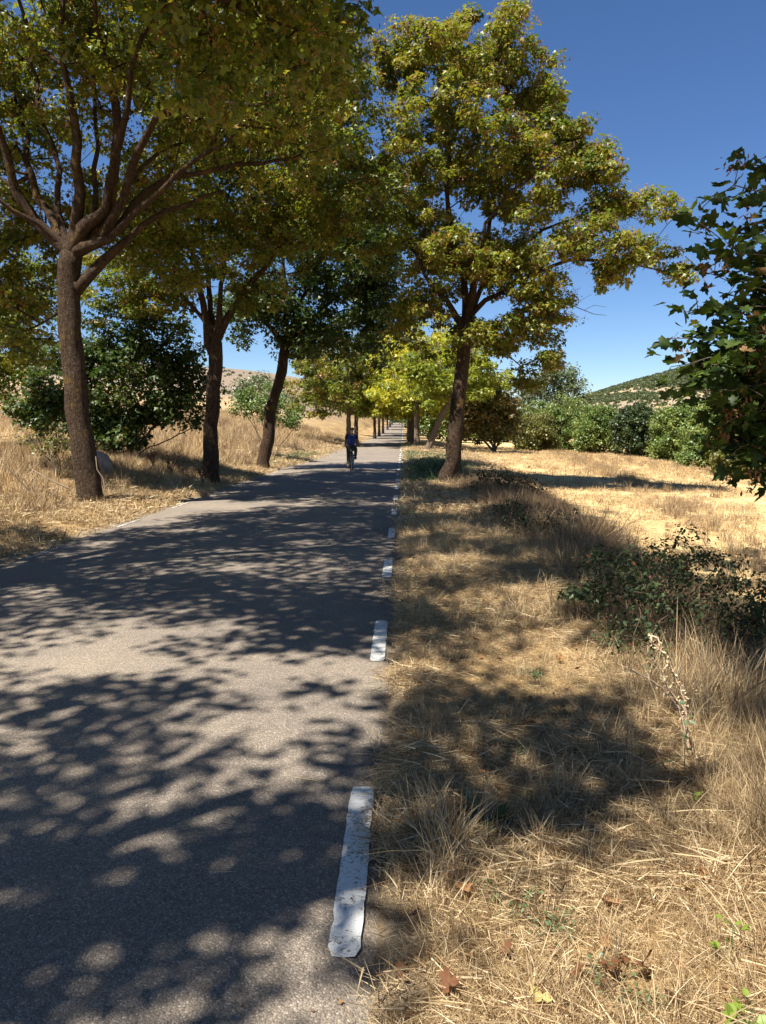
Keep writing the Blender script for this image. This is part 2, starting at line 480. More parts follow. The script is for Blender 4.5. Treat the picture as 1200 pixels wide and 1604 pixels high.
while yy < 175:
    xr = -0.188
    zz = road_surface(xr, yy)
    d = ob('edge_dash', dashes[k % 3], road, (xr, yy, zz + 0.005))
    d.rotation_euler.x = math.atan2(road_surface(xr, yy + 1.1) - zz, 1.1)
    if yy > 6:
        xl = -4.90
        zz = road_surface(xl, yy)
        d = ob('edge_dash', ldashes[k % 2], road, (xl, yy + 1.1, zz + 0.006))
        d.rotation_euler.x = math.atan2(road_surface(xl, yy + 1.1) - zz, 1.1)
    yy += 3.13; k += 1

# ------------------------------------------------------------------ leaf and branch builders
def tmpl(pts, faces):
    return np.array(pts, float), np.array(faces, int)
LEAF_FAR = tmpl([(0, 0, 0), (-0.48, 0.45, 0.10), (0, 1.0, -0.06), (0.48, 0.45, 0.10)], [(0, 1, 2), (0, 2, 3)])
LEAF_MID = tmpl([(0, 0, 0), (-0.55, 0.38, 0.10), (-0.20, 0.55, 0.02), (0, 1.0, -0.12), (0.20, 0.55, 0.02), (0.55, 0.38, 0.10)],
                [(0, 1, 2), (0, 2, 3), (0, 3, 4), (0, 4, 5)])
_mp = [(0, 0.06), (-0.12, -0.04), (-0.34, 0.0), (-0.30, 0.14), (-0.56, 0.34), (-0.44, 0.42), (-0.40, 0.54), (-0.20, 0.50), (-0.17, 0.68), (-0.22, 0.74), (-0.08, 0.84), (0, 1.02)]
_mp = _mp + [(-a, b) for a, b in _mp[1:-1]][::-1]
LEAF_NEAR = tmpl([(0, 0.34, 0.0)] + [(a, b, 0.10 * abs(a) * 2 - 0.12 * (b - 0.3) ** 2) for a, b in _mp],
                 [(0, 1 + (k + 1) % len(_mp), 1 + k) for k in range(len(_mp))])
LEAF_OVAL = tmpl([(0, 0, 0), (-0.26, 0.3, 0.05), (-0.22, 0.68, 0.03), (0, 1.0, -0.05), (0.22, 0.68, 0.03), (0.26, 0.3, 0.05)],
                 [(0, 1, 2), (0, 2, 3), (0, 3, 4), (0, 4, 5)])
SEED = tmpl([(0, 0, 0), (-0.16, 0.6, 0.05), (0, 1.0, 0), (0.16, 0.6, -0.05)], [(0, 1, 2), (0, 2, 3)])

def norm(a):
    return a / np.maximum(np.linalg.norm(a, axis=1, keepdims=True), 1e-9)

def leaves_mesh(name, mat, batches):
    """batches of (template, positions, normals, directions, sizes, tints)"""
    Vs, Fs, Ts, off = [], [], [], 0
    for (tv, tf), P, N, D, S, T in batches:
        if len(P) == 0: continue
        N = norm(N); X = norm(np.cross(D, N)); Y = np.cross(N, X)
        W = P[:, None, :] + S[:, None, None] * (tv[None, :, 0:1] * X[:, None, :] + tv[None, :, 1:2] * Y[:, None, :] + tv[None, :, 2:3] * N[:, None, :])
        n, k = W.shape[:2]
        Vs.append(W.reshape(-1, 3))
        Fs.append((tf[None] + (np.arange(n) * k)[:, None, None] + off).reshape(-1, 3))
        Ts.append(np.repeat(T, len(tf)))
        off += n * k
    return tri_mesh(name, np.concatenate(Vs), np.concatenate(Fs), mat, np.concatenate(Ts))

def lobe_points(lobes, n, r, gap=0.0, seed=0, fill=0.5, gscale=1.1):
    """clump centres inside a union of ellipsoids (centre, radii); more of them towards the surface"""
    w = np.array([(a[1][0] * a[1][1] * a[1][2]) ** 0.72 for a in lobes]); w /= w.sum()
    out = []
    tries = 0
    while len(out) < n and tries < 60:
        tries += 1
        k = r.choice(len(lobes), n, p=w)
        c = np.array([lobes[j][0] for j in k], float); rad = np.array([lobes[j][1] for j in k], float)
        d = norm(r.normal(size=(n, 3)))
        q = r.random(n)[:, None] ** fill
        p = c + d * q * rad
        nn = noise3(p[:, 0] / gscale, p[:, 1] / gscale, p[:, 2] / gscale, seed)
        p = p[nn > gap]
        out += list(p)
    return np.array(out[:n])

class Skeleton:
    def __init__(s):
        s.P, s.par, s.limb, s.path, s.fixed = [], [], [], [], []
    def add(s, p, par, limb, fixed=0.0):
        s.P.append(Vector(p)); s.par.append(par); s.limb.append(limb); s.fixed.append(fixed)
        s.path.append(0 if par < 0 else s.path[par] + (Vector(p) - s.P[par]).length)
        return len(s.P) - 1
    def chain(s, pts, par, limb, step=0.4, r0=0, r1=0, wob=0.03, rnd=random):
        idx = []
        for k in range(len(pts)):
            p = Vector(pts[k][:3])
            prev = s.P[par] if par >= 0 else None
            if prev is None:
                par = s.add(p, -1, limb, pts[k][3] if len(pts[k]) > 3 else 0); idx.append(par); continue
            L = (p - prev).length
            m = max(1, int(L / step))
            f0 = s.fixed[par]; f1 = pts[k][3] if len(pts[k]) > 3 else 0
            for q in range(1, m + 1):
                t = q / m
                w = Vector((rnd.gauss(0, wob), rnd.gauss(0, wob), rnd.gauss(0, wob))) if q < m else Vector()
                par = s.add(prev.lerp(p, t) + w, par, limb, f0 + (f1 - f0) * t if f1 else 0)
                idx.append(par)
        return idx
    def attach(s, targets, start_from, rnd, step=0.45, path_w=0.25, sag=0.08):
        """join every clump to the nearest branch with a gently bent twig"""
        import mathutils
        tips = []
        P = np.array([tuple(p) for p in s.P]); path = np.array(s.path)
        ok = np.arange(len(P)) >= start_from
        cap = len(P) + len(targets) * 14
        PP = np.full((cap, 3), 1e6); PP[:len(P)] = P; PP[:start_from] = 1e6
        PA = np.zeros(cap); PA[:len(P)] = path
        d0 = [np.min(((PP[:len(P)] - t) ** 2).sum(1)) for t in targets]
        for ti in np.argsort(d0):
            t = targets[ti]
            n = len(s.P)
            d = np.sqrt(((PP[:n] - t) ** 2).sum(1))
            j = int(np.argmin(d + path_w * PA[:n] + 0.5 * np.maximum(PP[:n, 2] - t[2], 0)))
            a = s.P[j]; b = Vector(t); L = (b - a).length
            m = max(1, min(12, int(L / step)))
            side = Vector((rnd.gauss(0, 1), rnd.gauss(0, 1), rnd.gauss(0, 0.6))) * 0.10 * L
            par = j
            for q in range(1, m + 1):
                u = q / m
                p = a.lerp(b, u) + side * math.sin(math.pi * u) * 0.6 + Vector((0, 0, sag * L * math.sin(math.pi * u)))
                if q < m: p += Vector((rnd.gauss(0, 0.03), rnd.gauss(0, 0.03), rnd.gauss(0, 0.03))) * min(1, L)
                par = s.add(p, par, s.limb[j])
                PP[par] = tuple(p); PA[par] = s.path[par]
            tips.append(par)
        return tips
    def radii(s, tip=0.007, ex=2.35):
        n = len(s.P); acc = [0.0] * n; r = [0.0] * n
        for i in range(n - 1, -1, -1):
            r[i] = max(tip, acc[i] ** (1 / ex)) if acc[i] > 0 else tip
            if s.fixed[i]: r[i] = max(s.fixed[i], 0) if s.fixed[i] > 0 else r[i]
            if s.par[i] >= 0: acc[s.par[i]] += r[i] ** ex
        s.r = r
        return r
    def meshes(s, rough=0.06, seed=0, min_r=0.0):
        n = len(s.P); kids = [[] for _ in range(n)]
        for i in range(n):
            if s.par[i] >= 0: kids[s.par[i]].append(i)
        out = {}
        starts = [i for i in range(n) if s.par[i] < 0]
        stack = [(i, -1) for i in starts]
        while stack:
            i, frm = stack.pop()
            chain = [i]; cur = i
            while kids[cur]:
                ks = kids[cur]
                main = max(ks, key=lambda q: (s.limb[q] == s.limb[i], s.r[q]))
                if s.limb[main] != s.limb[i]: 
                    for q in ks: stack.append((q, cur))
                    break
                for q in ks:
                    if q != main: stack.append((q, cur))
                chain.append(main); cur = main
            pts = [s.P[q] for q in chain]; rr = [s.r[q] for q in chain]
            if frm >= 0:
                pts = [s.P[frm]] + pts; rr = [min(rr[0] * 1.25, s.r[frm])] + rr
            if len(pts) < 2 or max(rr) < min_r: continue
            sides = 14 if rr[0] > 0.15 else 9 if rr[0] > 0.05 else 5 if rr[0] > 0.015 else 3
            V, F = out.setdefault(s.limb[i], ([], []))
            tube(V, F, pts, rr, sides, rough if rr[0] > 0.03 else 0)
        return out

def tube(V, F, pts, rr, sides, rough=0.0, cap=True):
    base = len(V)
    up = None
    n = len(pts)
    for k in range(n):
        d = (pts[min(k + 1, n - 1)] - pts[max(k - 1, 0)])
        d = d.normalized() if d.length > 1e-9 else Vector((0, 0, 1))
        if up is None:
            up = d.orthogonal().normalized()
        up = (up - d * up.dot(d))
        up = up.normalized() if up.length > 1e-6 else d.orthogonal().normalized()
        s2 = d.cross(up)
        for q in range(sides):
            a = 2 * math.pi * q / sides
            dirv = up * math.cos(a) + s2 * math.sin(a)
            r = rr[k]
            if rough:
                p = pts[k] + dirv * r
                r *= 1 + rough * 2 * (float(_n3(p.x * 5, p.y * 5, p.z * 2.2)) ) + rough * (float(_n3(p.x * 14, p.y * 14, p.z * 9)))
            V.append(tuple(pts[k] + dirv * r))
    for k in range(n - 1):
        for q in range(sides):
            a = base + k * sides + q; b = base + k * sides + (q + 1) % sides
            F.append((a, b, b + sides)); F.append((a, b + sides, a + sides))
    if cap:
        V.append(tuple(pts[-1] + (pts[-1] - pts[-2]).normalized() * rr[-1] * 0.5)); c = len(V) - 1
        for q in range(sides):
            a = base + (n - 1) * sides + q; b = base + (n - 1) * sides + (q + 1) % sides
            F.append((a, b, c))

from mathutils import noise as mnoise
def _n3(x, y, z):
    return mnoise.noise(Vector((x, y, z)))

def crown_batches(clumps, r, per, rad, size, tmp=LEAF_MID, tint=(0.1, 0.75), seeds=0.0, flat=0.6, up=0.9, cvar=0.25, outward=None):
    n = len(clumps)
    cnt = np.maximum(3, (per * r.uniform(0.5, 1.5, n))).astype(int)
    idx = np.repeat(np.arange(n), cnt)
    cr = rad * r.uniform(0.6, 1.3, n)
    d = norm(r.normal(size=(len(idx), 3)))
    q = r.random(len(idx))[:, None] ** 0.45
    P = clumps[idx] + d * q * cr[idx][:, None] * np.array([1, 1, flat])
    N = norm(d * 0.8 + np.array([0, 0, up]) + r.normal(size=d.shape) * 0.55)
    D = norm(d + r.normal(size=d.shape) * 0.6 + np.array([0, 0, -0.5]))
    ct = r.uniform(-1, 1, n) * cvar
    T = np.clip(tint[0] + (tint[1] - tint[0]) * (0.5 + ct[idx] + r.normal(0, 0.20, len(idx))), 0, 0.76 if seeds else 1)
    S = size * r.uniform(0.5, 1.35, len(idx))
    b = [(tmp, P, N, D, S, T)]
    if seeds > 0:
        m = int(len(idx) * seeds)
        nb = max(1, m // 9)
        who = r.integers(0, n, nb)
        dd = norm(r.normal(size=(nb, 3)))
        bc = clumps[who] + dd * (cr[who] * 0.95)[:, None] * np.array([1, 1, flat])
        k = np.repeat(np.arange(nb), 9)
        SP = bc[k] + r.normal(size=(len(k), 3)) * size * 0.45
        SN = norm(r.normal(size=SP.shape)); SD = norm(r.normal(size=SP.shape) * 0.7 + np.array([0, 0, -1]))
        b.append((SEED, SP, SN, SD, size * r.uniform(0.45, 0.75, len(k)), np.clip(r.uniform(0.80, 1.0, len(k)), 0, 1)))
    return b

def to_local(pts, base):
    return [(p[0] - base[0], p[1] - base[1], p[2] - base[2]) + tuple(p[3:]) for p in pts]

def pxl(u, v, ru, rv, D, rd=None):
    """ellipsoid given by its outline in metres at distance D"""
    c = at(u, v, D); k = D / 1190.0
    return ((c.x, c.y, c.z), (ru * k, rd if rd else (ru + rv) * 0.5 * k, rv * k))

def build_tree(name, label, base, trunk, limbs, lobes, nclump, per, rad, leaf, mat, seed, group=None, cat='tree',
               bark=None, seeds=0.2, tint=(0.1, 0.75), gap=0.30, min_attach=None, tmp=LEAF_MID, extra_lobes=(), tip=0.008,
               cvar=0.25, fill=0.5, path_w=0.25, gscale=1.1, min_r=0.0, flat=0.6, limb_k=0.70, trunk_k=0.82):
    r = np.random.default_rng(seed); rnd = random.Random(seed)
    bark = bark or M_BARK
    root = empty(name, base)
    tag(root, label, cat, group)
    L = lambda pts: to_local(pts, base)
    sk = Skeleton()
    ti = sk.chain(L(trunk), -1, 0, 0.25, wob=0.012, rnd=rnd)
    nl = 1
    for spec in limbs:
        frac, pts = spec
        start = ti[max(0, min(len(ti) - 1, int(frac * (len(ti) - 1))))]
        sk.chain(L(pts), start, nl, 0.4, wob=0.05, rnd=rnd)
        nl += 1
    loc = [((c[0] - base[0], c[1] - base[1], c[2] - base[2]), rr) for c, rr in lobes]
    cl = lobe_points(loc, nclump, r, gap, seed, fill, gscale)
    sa = int(len(ti) * (0.9 if min_attach is None else min_attach))
    # twigs grow from the limbs; each keeps the limb's number
    sk.attach(cl, sa, rnd, path_w=path_w)
    for q in range(len(sk.P)):
        if sk.limb[q] == 0 and q >= len(ti): sk.limb[q] = 0
    for q in range(len(sk.P)):
        sk.fixed[q] *= limb_k if sk.limb[q] > 0 else trunk_k
    sk.radii(tip)
    ms = sk.meshes(seed=seed, min_r=min_r)
    for lb in sorted(ms):
        Vv, Ff = ms[lb]
        me = tri_mesh('trunk' if lb == 0 else 'limb', np.array(Vv), np.array(Ff), bark, smooth=True)
        ob('trunk' if lb == 0 else 'limb', me, root)
    b = crown_batches(cl, r, per, rad, leaf, tmp, tint, seeds, flat=flat, cvar=cvar)
    cr = ob('crown', leaves_mesh('crown', mat, b), root)
    cr['kind'] = 'stuff'
    return root, sk, cl

def T(u, v, D, r=None):
    p = at(u, v, D)
    return (p.x, p.y, p.z, r) if r else (p.x, p.y, p.z)

def foot(u, D, sink=0.06):
    p = at(u, 700, D)
    return (p.x, D, h1(p.x, D) - sink)

def trunk_from(basept, flare, pts):
    b = basept
    out = [(b[0], b[1], b[2] - 0.1, flare[0]), (b[0], b[1], b[2] + 0.12, flare[1]), (b[0] , b[1], b[2] + 0.35, flare[2])]
    return out + pts

# ---- first tree of the left row: heavy trunk, fan of limbs
b = foot(138, 15.5)
D = 15.5
build_tree('maple_tree', 'big maple with thick mossy trunk and fan of limbs, nearest on the left verge', b,
    trunk_from(b, (0.42, 0.35, 0.31), [T(130, 700, D, .285), T(120, 640, D, .28), T(117, 590, D, .29), T(112, 540, D, .265), T(107, 470, D, .26), T(107, 435, D, .27), T(109, 412, D, .27), T(112, 396, D, .25)]),
    [(1.0, [T(85, 375, D, .17), T(55, 345, D, .15), T(22, 295, D - .3, .12), T(2, 215, D - .6, .09), T(-35, 110, D - 1, .05)]),
     (1.0, [T(95, 370, D + .3, .14), T(75, 330, D + .5, .12), T(40, 250, D + 1, .09), T(25, 180, D + 1.4, .06)]),
     (1.0, [T(118, 360, D, .17), T(126, 300, D - .1, .15), T(122, 220, D - .2, .12), T(108, 140, D - .5, .09), T(95, 50, D - .8, .07), T(92, -60, D - 1, .04)]),
     (1.0, [T(150, 375, D, .19), T(165, 345, D, .165), T(180, 260, D, .14), T(182, 170, D, .12), T(172, 110, D - .2, .09), T(150, 40, D - .4, .07), T(140, -50, D - .6, .04)]),
     (1.0, [T(160, 370, D - .1, .15), T(195, 310, D - .3, .125), T(215, 240, D - .6, .10), T(245, 185, D - .9, .08), T(300, 160, D - 1.2, .06), T(400, 165, D - 2, .035)]),
     (1.0, [T(168, 372, D + .2, .13), T(230, 300, D + .4, .10), T(310, 272, D + .2, .075), T(440, 250, D, .04)]),
     (.90, [T(124, 452, D, .19), T(140, 432, D, .16), T(162, 408, D, .135), T(200, 375, D + .1, .10), T(260, 330, D + .3, .07), T(350, 300, D + .8, .04)]),
     (1.0, [T(140, 365, D + .2, .10), T(150, 300, D + .5, .08), T(150, 200, D + .9, .06), T(138, 90, D + 1.2, .04)]),
     (1.0, [T(100, 365, D + .1, .10), T(90, 300, D + .3, .08), T(70, 200, D + .6, .06), T(45, 90, D + .8, .04)]),
     (1.0, [T(170, 375, D - .2, .10), T(215, 330, D - .5, .08), T(280, 270, D - .9, .06), T(350, 225, D - 1.3, .035)]),
     (1.0, [T(160, 360, D + .5, .10), T(200, 290, D + .9, .08), T(255, 235, D + 1.3, .055), T(330, 200, D + 1.6, .035)]),
     (1.0, [T(60, 350, D - .2, .08), T(20, 330, D - .5, .06), T(-30, 290, D - .9, .04)]),
     (1.0, [T(165, 330, D - .2, .13), T(190, 210, D - .6, .09), T(205, 110, D - 1, .07), T(245, 20, D - 1.4, .04)])],
    [pxl(130, 60, 260, 200, 17, 3.6), pxl(-60, 200, 130, 190, 17, 3.2), pxl(330, 110, 130, 130, 16, 2.6), pxl(420, 210, 90, 70, 15.5, 1.8),
     pxl(100, -130, 260, 160, 15, 3.5), pxl(480, 120, 85, 110, 15, 2.2), pxl(440, -20, 120, 110, 14.5, 2.5), pxl(200, 330, 150, 70, 18, 1.6), pxl(25, 470, 80, 100, 18, 1.4), pxl(15, 550, 75, 50, 18.5, 1.1), pxl(60, 400, 60, 50, 18, 1), pxl(290, 410, 90, 55, 18.5, 1.3), pxl(30, 380, 60, 60, 18, 1)],
    1500, 56, 0.33, 0.105, M_MAPLE, 11, 'maples along the left verge', tint=(0.12, 0.84), seeds=0.5, gap=0.41, gscale=.8, limb_k=.72)

# ---- second tree of the left row
b = foot(330, 22.3); D = 22.3
build_tree('maple_tree', 'slender brown maple trunk forking low, second tree on the left verge', b,
    trunk_from(b, (0.40, 0.33, 0.29), [T(330, 680, D, .255), T(334, 610, D, .25), T(338, 560, D, .25), T(338, 535, D, .22)]),
    [(1.0, [T(322, 500, D, .15), T(312, 450, D - .2, .13), T(300, 390, D - .4, .10), T(285, 320, D - .7, .07), T(270, 240, D - 1, .04)]),
     (1.0, [T(355, 500, D, .16), T(372, 475, D, .13), T(405, 430, D, .10), T(440, 370, D - .2, .06)]),
     (1.0, [T(330, 490, D + .3, .12), T(318, 400, D + .4, .10), T(308, 300, D + .2, .07), T(300, 220, D, .04)]),
     (1.0, [T(345, 470, D - .2, .10), T(350, 400, D - .4, .08), T(370, 320, D - .8, .05)]),
     (.95, [T(310, 490, D, .08), T(275, 450, D, .06), T(240, 420, D, .04)])],
    [pxl(330, 330, 130, 120, 22.5, 3.2), pxl(240, 380, 90, 100, 22, 2.5), pxl(430, 340, 100, 90, 22, 2.6), pxl(390, 230, 130, 90, 23, 3), pxl(330, 120, 150, 100, 23, 3), pxl(220, 465, 110, 60, 23, 1.8), pxl(160, 430, 70, 45, 23.5, 1.5), pxl(400, 450, 60, 50, 22.5, 1.4), pxl(500, 260, 80, 90, 21, 2), pxl(520, 180, 90, 110, 21.5, 3), pxl(560, 330, 75, 90, 22, 2.4), pxl(470, 120, 120, 100, 22, 3)],
    1150, 54, 0.38, 0.12, M_MAPLE, 12, 'maples along the left verge', tint=(0.09, 0.80), seeds=0.5, gap=0.37, gscale=.9)

# ---- third tree of the left row
b = foot(412, 30.5); D = 30.5
build_tree('maple_tree', 'dark bent maple trunk beside the sunlit stretch, third tree on the left verge', b,
    trunk_from(b, (0.46, 0.36, 0.31), [T(420, 690, D, .29), T(424, 640, D, .28), T(438, 595, D, .25), T(443, 570, D, .25), T(446, 545, D, .22)]),
    [(1.0, [T(425, 515, D, .14), T(395, 490, D, .10), T(370, 460, D, .06)]),
     (1.0, [T(448, 500, D, .16), T(446, 440, D, .12), T(440, 370, D, .07)]),
     (1.0, [T(475, 515, D, .15), T(510, 480, D, .11), T(560, 445, D - .5, .06)]),
     (1.0, [T(462, 500, D - .4, .12), T(490, 430, D - .8, .08), T(520, 350, D - 1, .05)])],
    [pxl(470, 430, 120, 100, 30.5, 3.6), pxl(560, 430, 75, 105, 29.5, 3), pxl(400, 490, 65, 50, 30, 2.2), pxl(520, 525, 80, 38, 30, 2.2), pxl(500, 320, 120, 90, 30, 3.6), pxl(590, 520, 45, 60, 29, 2), pxl(470, 545, 40, 28, 31, 1.5), pxl(590, 330, 75, 120, 29, 3), pxl(600, 430, 55, 80, 28, 2.4)],
    950, 54, 0.48, 0.145, M_MAPLE_SHADED, 13, 'maples along the left verge', tint=(0.0, 0.9), seeds=0.0, gap=0.30)

# ---- big tree on the right verge
b = foot(700, 22.6); D = 22.6
bigR, skR, clR = build_tree('maple_tree', 'tall leaning maple with broad sunlit yellow-green crown on the right verge', b,
    trunk_from(b, (0.36, 0.32, 0.30), [T(711, 720, D, .28), T(713, 670, D, .27), T(720, 610, D, .25), T(727, 550, D, .225), T(731, 500, D, .20)]),
    [(1.0, [T(742, 480, D, .12), T(752, 455, D, .11), T(790, 400, D, .08), T(850, 360, D - .3, .06), T(930, 330, D - .6, .035)]),
     (1.0, [T(728, 450, D, .13), T(715, 380, D, .11), T(700, 300, D, .09), T(700, 200, D + .2, .06), T(710, 100, D + .4, .035)]),
     (1.0, [T(740, 450, D + .4, .11), T(765, 370, D + .6, .09), T(780, 270, D + .6, .07), T(790, 150, D + .5, .045), T(800, 50, D + .5, .025)]),
     (1.0, [T(760, 470, D - .2, .10), T(830, 430, D - .5, .08), T(900, 405, D - .8, .065), T(980, 410, D - 1, .045), T(1040, 425, D - 1, .025)]),
     (.95, [T(700, 470, D - .2, .10), T(665, 430, D - .5, .075), T(640, 380, D - .8, .05)]),
     (1.0, [T(745, 420, D - 1, .09), T(760, 350, D - 1.4, .07), T(830, 280, D - 1.6, .05), T(900, 230, D - 1.4, .03)])],
    [pxl(690, 100, 80, 60, D, 2.4), pxl(785, 75, 62, 52, D, 1.7), pxl(840, 150, 48, 58, D, 1.7), pxl(700, 230, 110, 95, D, 3), pxl(820, 265, 85, 85, D, 2.8), pxl(925, 275, 45, 50, D - .5, 1.3), pxl(900, 215, 32, 34, D - .5, .8),
     pxl(985, 325, 64, 36, D - .8, 1.2), pxl(1045, 330, 30, 24, D - .8, .6), pxl(1010, 402, 60, 32, D - 1, 1.1), pxl(1068, 425, 24, 16, D - 1, .5), pxl(930, 385, 80, 50, D - .8, 1.5), pxl(900, 430, 60, 34, D - .8, 1.1), pxl(955, 425, 40, 20, D - 1, .8), pxl(800, 410, 100, 65, D, 2.6), pxl(680, 390, 70, 85, D, 2.4),
     pxl(855, 490, 42, 44, D - .5, 1.1), pxl(770, 520, 90, 40, D, 1.8), pxl(655, 500, 50, 55, D, 1.6), pxl(855, 560, 34, 28, D - .5, .7), pxl(825, 592, 26, 22, D, .6), pxl(610, 95, 50, 45, D + .5, 1.2), pxl(800, 22, 24, 18, D, .5), pxl(730, 30, 24, 16, D, .5)],
    1350, 62, 0.31, 0.115, M_MAPLE, 14, None, tint=(0.15, 0.88), seeds=0.65, gap=0.43, gscale=.75, tip=0.007)
# its dead twig against the sky
Vv, Ff = [], []
def pp(u, v): 
    p = at(u, v, 22); return Vector((p.x - b[0], p.y - b[1], p.z - b[2]))
tube(Vv, Ff, [pp(880, 470), pp(905, 482), pp(930, 492), pp(950, 494)], [.02, .014, .01, .006], 4)
tube(Vv, Ff, [pp(915, 486), pp(930, 478), pp(950, 481)], [.009, .007, .004], 4)
tube(Vv, Ff, [pp(890, 476), pp(910, 470), pp(927, 461)], [.009, .007, .004], 4)
ob('twig', tri_mesh('twig', np.array(Vv), np.array(Ff), M_STEM), bigR)

# ---- near tree on the right whose trunk stands just outside the picture; its crown hangs overhead
b = (3.55, 4.7, h1(3.55, 4.7) - 0.05)
nearR, skN, clN = build_tree('maple_tree', 'near maple whose dark hanging leaves fill the right edge and shade the road', b,
    trunk_from(b, (0.42, 0.37, 0.34), [(3.5, 4.7, 1.5, .32), (3.45, 4.75, 3.0, .30), (3.4, 4.8, 4.2, .28)]),
    [(1.0, [(2.6, 4.6, 5.6, .14), (1.8, 3.4, 6.8, .09), (.6, 2.0, 8.0, .05)]),
     (1.0, [(3.4, 5.6, 6.2, .14), (3.4, 7.0, 8.4, .09), (3.2, 8.6, 10.2, .05)]),
     (1.0, [(4.4, 4.4, 6.0, .15), (5.6, 4.0, 8.0, .10), (6.5, 3.5, 10, .05)]),
     (1.0, [(3.2, 3.6, 6.0, .14), (2.2, 2.0, 7.8, .10), (1.2, .8, 9.5, .05)]),
     (1.0, [(3.3, 4.9, 6.5, .2), (3.0, 5.2, 9.0, .13), (2.8, 5.5, 11.5, .06)]),
     ],
    [((3.6, 5.2, 8.6), (3.0, 2.8, 2.2)), ((5.6, 5.6, 8.0), (2.2, 2.6, 2.0)), ((1.6, 2.6, 7.2), (2.2, 1.9, 1.6)), ((3.2, 8.0, 10.0), (2.6, 2.4, 1.5)), ((0.4, 1.6, 8.2), (1.8, 1.6, 1.2)), ((-.4, 4.8, 8.8), (2.0, 2.4, 1.2)), ((5.6, 1.6, 7.4), (2.2, 2.2, 1.6))],
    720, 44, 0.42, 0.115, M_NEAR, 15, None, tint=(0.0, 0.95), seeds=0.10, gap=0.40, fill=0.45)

# hanging branches at the right edge, leaf by leaf
r = np.random.default_rng(5); rnd = random.Random(5)
bN = Vector(b)
hang = [  # start, tip of every hanging shoot as outline points with distance
    [(1260, 330, 4.7), (1200, 300, 4.4), (1150, 290, 4.3), (1095, 330, 4.3)],
    [(1290, 300, 4.9), (1215, 262, 4.6), (1180, 258, 4.5)],
    [(1270, 380, 4.6), (1190, 350, 4.4), (1130, 375, 4.3), (1085, 342, 4.3)],
    [(1260, 430, 4.6), (1200, 400, 4.3), (1150, 395, 4.2)],
    [(1280, 470, 4.8), (1210, 455, 4.4), (1140, 440, 4.3), (1100, 425, 4.3)],
    [(1280, 500, 4.6), (1200, 480, 4.3), (1120, 480, 4.2), (1070, 490, 4.2)],
    [(1280, 560, 4.5), (1200, 520, 4.2), (1120, 525, 4.1), (1055, 530, 4.1)],
    [(1290, 600, 4.5), (1200, 560, 4.1), (1110, 560, 4.0), (1050, 575, 4.0)],
    [(1290, 620, 4.5), (1200, 600, 4.1), (1130, 610, 4.0), (1080, 610, 4.0)],
    [(1290, 640, 4.6), (1210, 640, 4.2), (1150, 655, 4.1), (1115, 680, 4.1)],
    [(1290, 660, 4.6), (1210, 680, 4.3), (1160, 700, 4.2), (1130, 725, 4.2)],
    [(1290, 700, 4.8), (1230, 720, 4.4), (1190, 735, 4.3)]]
sk = Skeleton()
p0 = at(1420, 150, 4.7) - bN
root0 = sk.add(p0, -1, 0, 0)
spine = sk.chain([tuple(at(1330, 200, 4.7) - bN), tuple(at(1290, 330, 4.8) - bN), tuple(at(1290, 480, 4.7) - bN), tuple(at(1300, 640, 4.6) - bN), tuple(at(1290, 720, 4.6) - bN)], root0, 0, 0.12, wob=0.008, rnd=rnd)
# join to the trunk
Vt, Ft = [], []
tube(Vt, Ft, [Vector((-0.1, 0.1, 4.0)), p0 * 0.5 + Vector((-0.05, 0.05, 2.3)), p0], [.09, .06, .04], 7)
sites = []
for pts in hang:
    loc = [at(*q) - bN for q in pts]
    j = min(spine, key=lambda q: (sk.P[q] - loc[0]).length)
    idx = sk.chain([tuple(q) for q in loc], j, 0, 0.07, wob=0.008, rnd=rnd)
    for q in idx[2:]:
        sites.append(q)
        if rnd.random() < 0.55:
            e = sk.P[q] + Vector((rnd.gauss(0, .06), rnd.gauss(0, .10), rnd.gauss(-.02, .08)))
            sites.append(sk.add(e, q, 0))
sk.radii(0.0022, 2.2)
Vv, Ff = sk.meshes(min_r=0)[0]
nv = len(Vt)
ob('branch', tri_mesh('branch', np.array(Vt + Vv), np.array(Ft + [(a + nv, b2 + nv, c + nv) for a, b2, c in Ff]), M_STEM, smooth=True), nearR)
# about 300 single leaves, the rest of the mass behind them as one part
leaf_meshes = []
for k in range(14):
    rr = np.random.default_rng(100 + k)
    tv, tf = LEAF_NEAR
    tv = tv.copy(); tv[:, 2] += 0.10 * rr.normal(0, 1.6) * tv[:, 0] ** 2 * 2 + rr.normal(0, .3) * (tv[:, 1] - .3) ** 2 + rr.normal(0, .03, len(tv))
    tv[:, 0] *= rr.uniform(.85, 1.15)
    tn = [0.05, 0.15, 0.25, 0.3, 0.4, 0.5, 0.55, 0.6, 0.75, 0.85, 0.1, 0.2, 0.45, 0.97][k]
    leaf_meshes.append(tri_mesh('leaf', tv, tf, M_NEAR, np.full(len(tf), tn)))
made = 0
rnd.shuffle(sites)
stuffP = []
for q in sites * 2:
    p = sk.P[q] + Vector((rnd.gauss(0, .035), rnd.gauss(0, .06), rnd.gauss(-.02, .04)))
    if made < 290:
        o = bpy.data.objects.new('leaf', rnd.choice(leaf_meshes)); link(o, nearR)
        o.location = p
        tilt = Vector((rnd.gauss(0, .55), rnd.gauss(-.15, .55), 1.0)).normalized()
        d = Vector((rnd.gauss(-.5, .8), rnd.gauss(0, .8), rnd.gauss(-.7, .4)))
        X = d.cross(tilt).normalized(); Y = tilt.cross(X)
        o.rotation_euler = Matrix((X, Y, tilt)).transposed().to_euler()
        s = rnd.uniform(.055, .112); o.scale = (s, s, s)
        made += 1
    else:
        stuffP.append(tuple(p))
P = np.array(stuffP)
